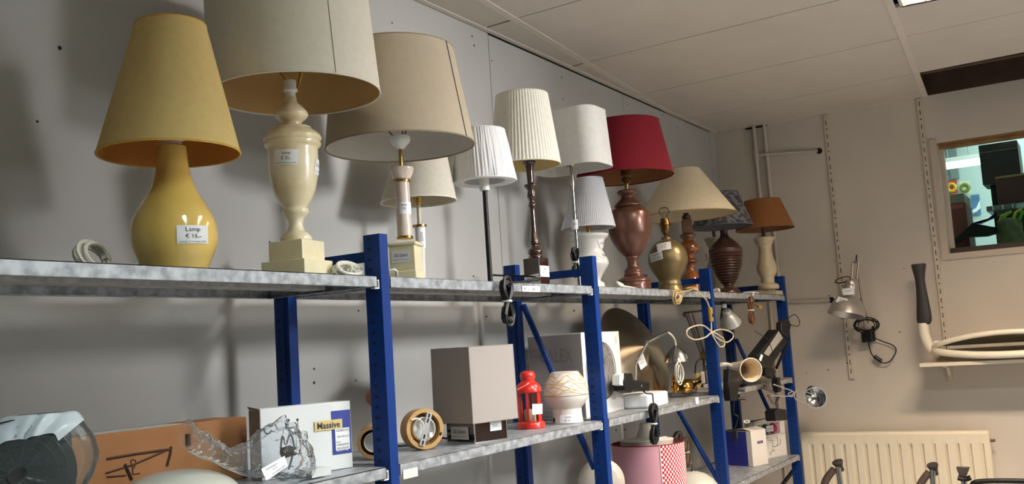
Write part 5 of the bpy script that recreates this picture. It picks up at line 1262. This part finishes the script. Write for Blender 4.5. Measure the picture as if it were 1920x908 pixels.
# ---- lowest shelf in the third bay
r = thing('drum_shade', 'pink drum lampshade with a red and white polka dot section', 'lampshade', (1.767, .152, ZL3))
R_ = .139; Hh = onY(1215, 830, .152).z-ZL3
view = math.atan2(CAM.y-.152, CAM.x-1.767)
PNK = mat('pink_cloth', (214, 158, 170), .9, bump=.3, bs=500, spec=.1); PKI = mat('pink_lining', (170, 120, 122), .9)
def arc(a0, a1, R_, z0, z1, n=40): 
    g = G(); vs = [(R_*math.cos(a0+(a1-a0)*i/n), R_*math.sin(a0+(a1-a0)*i/n), z) for z in (z0, z1) for i in range(n+1)]
    return g.add(vs, [(i, i+1, n+2+i, n+1+i) for i in range(n)])
seam = view+math.radians(18); end = seam+math.radians(130)
arc(end-2*math.pi, seam, R_, 0, Hh, 70).o('pink_cloth', PNK, r)
dotm = mat('red_dot_cloth', (190, 32, 36), .85, bump=.2, bs=500, spec=.1)
rd = arc(seam, end, R_+.0005, 0, Hh, 50).o('polka_cloth', dotm, r)
g = G(); row = 0; z = .008
while z < Hh-.004:
    a = seam+.05+(.055 if row % 2 else 0)
    while a < end-.04:
        cz = Vector((math.cos(a), math.sin(a), 0)); t_ = Vector((-math.sin(a), math.cos(a), 0))
        g.add([cz*(R_+.0012)+t_*(.0042*math.cos(k*math.pi/4))+Vector((0, 0, z+.0052*math.sin(k*math.pi/4))) for k in range(8)], [tuple(range(8))]); a += .11
    z += .0095; row += 1
stuff(g.o('white_dots', PAPER, rd, smooth=False))
G().lathe([(R_-.0015, 0), (R_-.0015, Hh)], 60).o('shade_lining', PKI, r)
g = G(); g.tube([(R_*math.cos(t*math.pi/36), R_*math.sin(t*math.pi/36), Hh) for t in range(72)], .0022, 6, True); g.o('shade_rim', mat('dark_red_trim', (130, 30, 40), .8), r)
g = G(); g.tube([((R_+.001+.0012*(k % 2))*math.cos(seam+.012*(k % 2)), (R_+.001)*math.sin(seam+.012*(k % 2)), Hh*k/60) for k in range(61)], .0018, 5); g.o('lace_trim', PAPER, rd)
# a white lamp foot upside down inside it
r = thing('funnel_lamp', 'white funnel shaped lamp standing inside the pink shade with a paper tag', 'lamp', (1.767, .155, ZL3))
G().lathe([(0, .0), (.03, 0), (.03, .01), (.10, Hh-.005), (.104, Hh+.012), (.04, Hh+.022), (.028, Hh+.05), (.022, Hh+.075), (0, Hh+.077)], 40).o('funnel', mat('white_foot', (222, 212, 200), .45), r)
q = [(1228, 822), (1249, 818), (1256, 833), (1240, 838)]
card('price_label', px_map(r.location, q, lambda u, v: onY(u, v, .085)), r, [('€ 2,50', 0, 0, .6, .3)], eps=.001)
# alabaster glass disc lamp
r = thing('glass_disc', 'pale marbled glass disc shade seen behind the second blue post', 'lampshade', (1.172, .10, ZL3))
c = onY(1128, 906, .10)-r.location; rr = 45*depth(c+r.location)/FPX
c.x = onY(1128, 906, .10).x-r.location.x
d_ = (CAM-(c+r.location)); d_.z = 0; d_.normalize(); d_ = (d_+Vector((.25, 0, .0))).normalized()
G().lathe([(0, .022), (rr*.35, .019), (rr*.7, .011), (rr*.93, .002), (rr, -.008), (rr*.97, -.010), (rr*.9, -.003), (rr*.6, .008), (0, .016)], 48, c, d_).o('disc', mat('marbled_glass', (206, 194, 178), .2, rgb2=(226, 218, 206), vs=9, trans=.25, coat=.4), r)
G().cyl((c.x, c.y+.015, 0), (c.x, c.y+.015, c.z), .012).o('stand', CHROME, r)
G().lathe([(0, .012), (.05, .012), (.055, .006), (.055, 0), (0, 0)], 28, (c.x, c.y+.015, 0)).o('lamp_base', CHROME, r)
# white dome lamp with finial and brown cord
r = thing('dome_lamp', 'white dome lampshade with a metal finial and a hank of brown cord', 'lamp', (2.06, .115, ZL3))
c = onY(1297, 884, .115); zt = c.z-ZL3; r.location.x = c.x+.012
R_ = .105
G().lathe([(0, zt), (.02, zt-.002), (.05, zt-.012), (.08, zt-.033), (.1, zt-.06), (R_, 0), (0, 0)], 48).o('dome_shade', mat('opal_glass', (214, 212, 202), .25, trans=.2, coat=.3), r)
G().lathe([(0, zt+.025), (.003, zt+.024), (.003, zt+.014), (.0065, zt+.011), (.0065, zt+.006), (.003, zt+.004), (.010, zt+.001), (.012, zt-.003), (0, zt-.004)], 20).o('finial', mat('nickel', (180, 172, 160), .2, metal=1), r)
q = onY(1290, 835, .14)-r.location
BGC = mat('brown_grey_cable', (104, 86, 68), .45, var=.3, vs=40)
cable(r, [(0, 0, zt+.02), onY(1291, 868, .14)-r.location, onY(1284, 850, .16)-r.location, onY(1270, 820, .2)-r.location], .003, BGC)
hank(r, onY(1287, 848, .15)-r.location, (.012, 0, -.055), (.016, 0, .004), 8, .0042, BGC, 81, jit=.2, tie=mat('cream_cable', (200, 188, 160), .5), fig8=True)
hank(r, onY(1270, 822, .16)-r.location, (.04, 0, .004), (.01, 0, .02), 5, .004, BGC, 82, jit=.3)

# ------------------------------------------------------------------ far wall
def rail(y, z0, z1, label):
    r = thing('wall_rail', label, 'rail', (XF, y, z0), 'slotted shelf rails on the far wall')
    G().b2((-.012, -.0125, 0), (-.001, .0125, z1-z0)).o('rail_body', mat('rail_cream', (206, 194, 176), .45), r, smooth=False, bevel=.001)
    g = G(); z = .03; k = 0
    while z < z1-z0-.02:
        if k % 3 < 2: g.b2((-.0126, -.002, z), (-.0118, .002, z+.026))
        else: g.lathe([(0, 0), (.004, 0), (.004, .0006), (0, .0006)], 10, (-.0126, 0, z+.006), (-1, 0, 0)); z -= .018
        z += .048; k += 1
    stuff(g.o('rail_slots', mat('slot_brown', (40, 30, 26), .9), r, smooth=False))
    return r
a = onX(1571, 454, XF-.012); b_ = onX(1752.5, 454, XF-.012)
rail(a.y, onX(1597, 711, XF-.012).z, ZC-.01, 'slotted cream wall rail on the left, behind the silver wall lamp')
rail(b_.y, 1.40, ZC-.01, 'slotted cream wall rail beside the window, carrying the white shelf')

PIP = mat('painted_pipe', (196, 186, 174), .5)
r = thing('heating_pipes', 'two thin painted heating pipes with branches on the far wall corner', 'pipe', (XF-.014, .19, 0))
y1, y2 = onX(1415, 260, XF-.014).y-.19, onX(1435, 260, XF-.014).y-.19
zt_ = onX(1418, 292, XF-.014).z; hy = onX(1533, 283, XF-.014); h2 = onX(1556, 563, XF-.014)
for y in (y1, y2): G().cyl((0, y, .1), (0, y, ZC-.004), .0105, seg=12).o('pipe', PIP, r)
G().lathe([(.0105, -.03), (.015, -.03), (.015, .03), (.0105, .03)], 14, (0, y1, zt_)).o('tee_fitting', PIP, r)
G().tube([(0, y1, zt_), (-.006, (y1+y2)/2, zt_), (-.022, y2, zt_-.004), (-.004, y2-.05, zt_-.006), (-.002, hy.y-.19, hy.z)], .008, 10).o('branch_pipe', PIP, r)
G().tube([(0, y2, h2.z+.012), (-.002, h2.y-.19+.05, h2.z), (-.002, h2.y-.19, h2.z)], .008, 10).o('branch_pipe', PIP, r)
for q in (hy, h2): G().lathe([(0, 0), (.017, 0), (.017, .001), (0, .001)], 20, (.0125, q.y-.19-.006, q.z), (-1, 0, 0)).o('wall_hole', mat('hole_black', (24, 20, 18), .9), r)
G().b2((.002, y1+.05, ZC-.014), (.0135, y2-.012, ZC-.005)).o('ceiling_gap', mat('hole_black', (24, 20, 18), .9), r, smooth=False)
g = G()
for u, v, rr in ((1695, 504, .003), (1553, 694, .004), (1588, 681, .004), (1687, 623, .004), (1512, 700, .003), (1864, 826, .007), (1555, 555, .004)):
    p = onX(u, v, XF-.0006); g.lathe([(0, 0), (rr, 0), (rr, .0006), (0, .0006)], 10, p, (-1, 0, 0))
stuff(g.o('wall_plug_holes', DARK, wf))

# silver architect lamp fixed to the far wall
wl_ = onX(1626, 645, XF); r = thing('wall_lamp', 'silver bell shaped architect lamp clamped to the far wall with black cord', 'lamp', (XF, wl_.y, wl_.z))
def q_(u, v, d=.1): return onX(u, v, XF-d)-r.location
a, b_ = q_(1597, 524, .20), q_(1587, 593, .24); d_ = b_-a; k = depth(a+r.location)/FPX; Lx = d_.length
SV = mat('silver_wall_lamp', (186, 180, 174), .3, metal=.6)
sh = G().lathe([(0, 0), (5*k, 0), (11*k, 4*k), (12.5*k, 9*k), (12*k, 13*k), (13.2*k, 14*k), (13.2*k, 30*k), (14*k, 33*k), (20*k, 37*k), (27*k, 46*k), (32*k, 58*k), (34.5*k, 69*k), (33.5*k, 69*k), (26*k, 48*k), (13*k, 36*k), (0, 34*k)], 48, a, d_).o('bell_shade', SV, r)
for (q, tx) in (([(1579, 542), (1601, 539), (1602, 552), (1581, 554)], [('Ok getest', 0, .1, .7, .25)]), ([(1572, 556), (1590, 561), (1588, 571), (1566, 566)], [('€ 9,-', 0, .1, .5, .3)])):
    card('price_label', px_map(r.location, q, lambda u, v: onX(u, v, XF-.30)), r, tx, eps=.001)
ARM2 = mat('arm_grey', (150, 140, 130), .35, metal=.6)
for uv in (((1599, 492), (1597, 524)), ((1610, 491), (1606, 524))):
    G().tube([q_(*uv[0], .17), q_(*uv[1], .19)], .006, 8).o('upper_arm', ARM2, r)
G().tube([q_(1599, 492, .17), q_(1610, 491, .17)], .007, 8).o('arm_joint', ARM2, r)
G().tube([q_(1606, 478, .17), q_(1605, 494, .17)], .004, 8).o('arm_knob', BLACK, r)
G().tube([q_(1608, 510, .17), q_(1617, 570, .10), q_(1623, 628, .05)], .005, 8).o('lower_arm', ARM2, r)
G().tube([q_(1614, 560, .10), q_(1628, 606, .05)], .005, 8).o('lower_arm', mat('arm_brass', (150, 116, 84), .35, metal=.6), r)
G().box(q_(1626, 632, .035), (.06, .05, .06)).o('clamp', BLACK, r, smooth=False, bevel=.004)
G().box(q_(1638, 626, .05), (.02, .012, .08)).o('clamp_jaw', BLACK, r, smooth=False, bevel=.003)
cable(r, [q_(1597, 525, .20), q_(1590, 519, .20), q_(1574, 522, .22), q_(1566, 529, .24), q_(1576, 531, .24), q_(1594, 526, .22)], .003, RUBBER)
hank(r, q_(1624, 610, .08), (0, .055, 0), (0, .0, .035), 6, .003, RUBBER, 91, jit=.25)
cable(r, [q_(1628, 640, .03), q_(1631, 655, .03), q_(1637, 668, .03), q_(1653, 680, .03), q_(1668, 678, .03), q_(1680, 659, .02), q_(1674, 648, .02), q_(1656, 641, .02), q_(1640, 634, .03)], .0032, RUBBER)
G().tube([q_(1639, 668, .032), q_(1653, 678, .032)], .011, 8).o('cord_switch', BLACK, r)

# white wall shelf and what lies on it
xs = XF-.27; p = onX(1724, 689, xs)
r = thing('wall_shelf', 'cream shelf board on wall brackets below the window', 'shelf', (XF-.014, p.y, p.z))
CW = mat('cream_board', (226, 214, 192), .4)
SD = xs-XF+.014
G().b2((SD, -1.6, 0), (0, 0, .018)).o('board', CW, r, smooth=False, bevel=.002)
for yy in (b_.y if False else onX(1752.5, 454, XF-.012).y, -1.7):
    G().prism([(SD+.03, yy-p.y-.006, 0), (0, yy-p.y-.006, 0), (0, yy-p.y-.006, -.06), (-.04, yy-p.y-.006, -.02)], (0, .012, 0)).o('bracket', CW, r, smooth=False)
zb_ = p.z+.018
xc = XF-.16
e0 = onX(1753, 650, xc); 
r = thing('clam_tray', 'cream clamshell of two shallow oval shells with a black upright grip handle', 'tray', (xc, e0.y-.36, zb_))
def q_(u, v, X=xc): return onX(u, v, X)-r.location
CT = mat('cream_plastic', (238, 228, 208), .3, coat=.2); CI = mat('grey_green_inside', (172, 166, 142), .6)
zm = .068; RX = lambda a: max(0, 1-a*a)
def clam(name, sgn, hgt, rr):
    n, m_ = 48, 8; A_ = [-1+2*i/n for i in range(n+1)]
    front = lambda a: Vector((-.02-.115*RX(a)**.5, .362*a, zm+sgn*(.008+hgt*RX(a)**.8)))
    back = lambda a: Vector((.08+.05*RX(a)**.5, .362*a, zm+sgn*.012))
    def surf(o): return [front(a)*(1-t)+back(a)*t+Vector((0, 0, sgn*(.02*math.sin(math.pi*t)*RX(a)-o))) for t in [j/m_ for j in range(m_+1)] for a in A_]
    fs = [(j*(n+1)+i, j*(n+1)+i+1, (j+1)*(n+1)+i+1, (j+1)*(n+1)+i) for j in range(m_) for i in range(n)]
    o = G().add(surf(0), fs).o('shell', CT, r, angle=60)
    G().add(surf(.004), fs).o('shell_inside', CI, o, angle=60)
    G().tube([front(a) for a in A_], rr, 10).o('shell_rim', CT, o)
clam('upper', 1, .058, .013); clam('lower', -1, .034, .018)
G().tube(spl([q_(1764, 664), q_(1748, 656), q_(1738, 640), q_(1733, 624), q_(1731, 606)], 6), .026, 10).o('handle_neck', CT, r)
h = G(); pts = [(495, 12.5, 1722), (498, 13.2, 1722.3), (510, 11, 1723.5), (525, 8.8, 1725), (540, 9, 1727), (560, 10.5, 1729.5), (585, 12.8, 1732), (598, 13.6, 1733), (604, 12.5, 1733.5), (609, 9, 1733.5)]
k = depth(q_(1725, 550)+r.location)/FPX; n = 20; vs = []
for v, hw, u in pts:
    c = q_(u, v)
    for i in range(n): t = 2*math.pi*i/n; vs.append(c+Vector((hw*k*.7*math.cos(t), hw*k*math.sin(t), 0)))
h.add(vs, [(j*n+i, j*n+(i+1) % n, (j+1)*n+(i+1) % n, (j+1)*n+i) for j in range(len(pts)-1) for i in range(n)]+[tuple(range(n))])
h.o('grip_handle', mat('dark_grip', (44, 40, 40), .55), r, angle=60)
G().box(q_(1758, 652), (.03, .03, .07)).o('hinge_block', CT, r, smooth=False, bevel=.006)

# radiator
y0, y1 = onX(1500, 809, XF-.11).y, onX(1851, 812, XF-.11).y; zt_ = onX(1700, 811, XF-.11).z
r = thing('radiator', 'cream ribbed panel radiator on the far wall under the shelf', 'radiator', (XF, (y0+y1)/2, 0))
RC = mat('radiator_cream', (240, 228, 204), .4, var=.02)
W_ = abs(y1-y0); zb_ = .5; xx = -.10
pitch = .0565; n = int(W_/pitch); g = G()
# corrugated front: flat bands with pressed channels that stop short of the top
ys = []; 
def prof_y():
    y = -W_/2; out = [(y, 0)]
    for k in range(n):
        c = -W_/2+(k+.62)*pitch
        out += [(c-.013, 0), (c-.006, .013), (c+.006, .013), (c+.013, 0)]
    out.append((W_/2, 0)); return out
pr = prof_y(); zs_ = [zb_, zt_-.085, zt_-.06, zt_-.012, zt_]
vs = []
for z in zs_:
    for y, d in pr:
        dd = d if z < zt_-.07 else 0
        vs.append((xx+dd-(.0 if z < zt_ else -.012), y, z))
m_ = len(pr); g.add(vs, [(j*m_+i, j*m_+i+1, (j+1)*m_+i+1, (j+1)*m_+i) for j in range(len(zs_)-1) for i in range(m_-1)])
g.o('front_panel', RC, r, angle=30)
G().b2((xx+.012, -W_/2, zt_-.003), (-.035, W_/2, zt_)).o('top_grille', RC, r, smooth=False)
for s in (-1, 1): G().b2((xx+.002, s*W_/2-.004, zb_), (-.03, s*W_/2+.004, zt_-.006)).o('side_panel', RC, r, smooth=False, bevel=.002)
G().b2((-.04, -W_/2+.01, zb_), (-.032, W_/2-.01, zt_-.02)).o('back_panel', RC, r, smooth=False)
for s in (-.35, .35): G().b2((-.034, s*W_-.015, zt_-.3), (0, s*W_+.015, zt_-.1)).o('wall_bracket', RC, r, smooth=False)
v = onX(1853, 830, XF-.06)-r.location; G().cyl((xx+.04, v.y, zt_-.05), (xx+.04, v.y-.03, zt_-.05), .008).o('vent_plug', mat('vent_brass', (120, 96, 70), .4, metal=.5), r)

# upturned crutches at the bottom edge
CG = 'upturned crutches by the radiator'
def crutch(u, v, X, label, lean, pad):
    p = onX(u, v, X); r = thing('crutch', label, 'crutch', (p.x, p.y, 0), CG)
    h = p.z; k = depth(p)/FPX
    d = Vector((0, lean, 1)).normalized(); o0 = Vector((0, -lean*h, 0)) if False else Vector((0, 0, 0))
    foot = Vector((0, -lean*h, 0)); top_ = Vector((0, 0, h))
    ax_ = (top_-foot).normalized()
    G().cyl(foot, top_-ax_*.012, 5.2*k).o('chrome_tube', CHROME, r)
    G().lathe([(0, .0), (10*k, .002), (10.5*k, -.004), (8*k, -.016), (6.2*k, -.03), (6*k, -.05), (0, -.05)], 28, top_, (ax_+Vector((-.35, .18, 0))).normalized()).o('rubber_foot', mat('dark_rubber', (58, 48, 44), .6), r)
    if pad:
        a = onX(u-6, v+14, X+.0)-r.location; b_ = onX(u-22, v+36, X-.0)-r.location; c = onX(u-26, v+60, X)-r.location
        G().tube(spl([a, b_, c], 5), 7*k, 10).o('hand_grip', mat('brown_grip', (84, 68, 62), .6), r)
        G().tube([c, c+Vector((0, .05, -c.z+.02))], 4.5*k, 10).o('chrome_tube', CHROME, r)
    return r
crutch(1570, 866, 3.2, 'upturned chrome crutch with brown grip, left of the pair in front of the radiator', .05, True)
crutch(1748, 872, 3.2, 'upturned chrome crutch with a flared dark rubber foot, right of the first', -.06, True)
p = onX(1808, 880, 3.2)
r = thing('crutch_cuff', 'dark flat flared cuff of a crutch right of the two round rubber feet', 'crutch', (p.x, p.y, 0))
def q_(u, v): return onX(u, v, 3.2)-r.location
G().prism([q_(1792, 876), q_(1818, 877), q_(1813, 890), q_(1808, 900), q_(1800, 898)], (.025, 0, 0)).o('cuff', mat('dark_cuff', (66, 56, 54), .5), r, smooth=False, bevel=.004)
G().tube(spl([q_(1796, 896), q_(1808, 899), q_(1820, 896)], 4), .012, 8).o('cuff_edge', BLACK, r)
G().cyl(Vector((.012, q_(1806, 900).y, 0)), q_(1806, 899)+Vector((.012, 0, 0)), .014).o('crutch_tube', CHROME, r)
p = onX(1880, 903, 2.9)
r = thing('chair', 'black rounded chair back edge at the bottom right corner', 'chair', (p.x, p.y, 0))
def q_(u, v): return onX(u, v, 2.9)-r.location
pts = [q_(1822, 914), q_(1826, 906), q_(1842, 903), q_(1880, 902), q_(1930, 903), q_(1990, 906), q_(2010, 912)]
G().tube(spl(pts, 5), .011, 10).o('back_rim', BLACK, r)
yb0, yb1 = pts[0].y, pts[-1].y; zz = pts[0].z
G().b2((-.012, yb1, .46), (.012, yb0, zz)).o('backrest', mat('charcoal_seat', (46, 42, 40), .7), r, smooth=False, bevel=.006)
G().b2((-.0, yb1, .42), (.42, yb0, .47)).o('seat', mat('charcoal_seat', (46, 42, 40), .7), r, smooth=False, bevel=.01)
for sx in (.02, .40):
    for sy in (yb0-.02, yb1+.02): G().cyl((sx, sy, 0), (sx, sy, .42), .012).o('leg', CHROME, r)
# ------------------------------------------------------------------ added behind the photographer: frame round the daylight, housing round the fill light
w2 = struct(bpy.data.objects.new('window_2', None)); COL.objects.link(w2); w2.location = (1.6, -4.6, 1.4)
for a, b_ in (((-.80, .0, -.05), (.80, .08, -.0)), ((-.80, .0, 1.2), (.80, .08, 1.25)), ((-.80, .0, 0), (-.75, .08, 1.2)), ((.75, .0, 0), (.80, .08, 1.2))):
    G().b2(a, b_).o('window_frame', WFR, w2, smooth=False)
sl, sa = Vector((1.15, -3.2, 2.8)), Vector((.72, .3, 2.12))
r = thing('fill_light_housing', 'made-up square housing round the added fill light behind the photographer', 'ceiling light', (sl.x, sl.y, ZC))
dv = (sa-sl).normalized(); rm = dv.to_track_quat('-Z', 'Y').to_matrix(); c = sl-Vector((sl.x, sl.y, ZC))
g = G().box(c-dv*.025, (.53, .53, .03), rot=rm)
for sx, sy, wx, wy in ((.26, 0, .01, .53), (-.26, 0, .01, .53), (0, .26, .53, .01), (0, -.26, .53, .01)): g.box(c+rm @ Vector((sx, sy, -.0)), (wx, wy, .05), rot=rm)
g.o('housing', mat('fitting_white', (222, 216, 208), .35), r, smooth=False)
G().cyl(c-dv*.04, (c.x-dv.x*.04, c.y-dv.y*.04, 0), .012).o('bracket', CHROME, r)
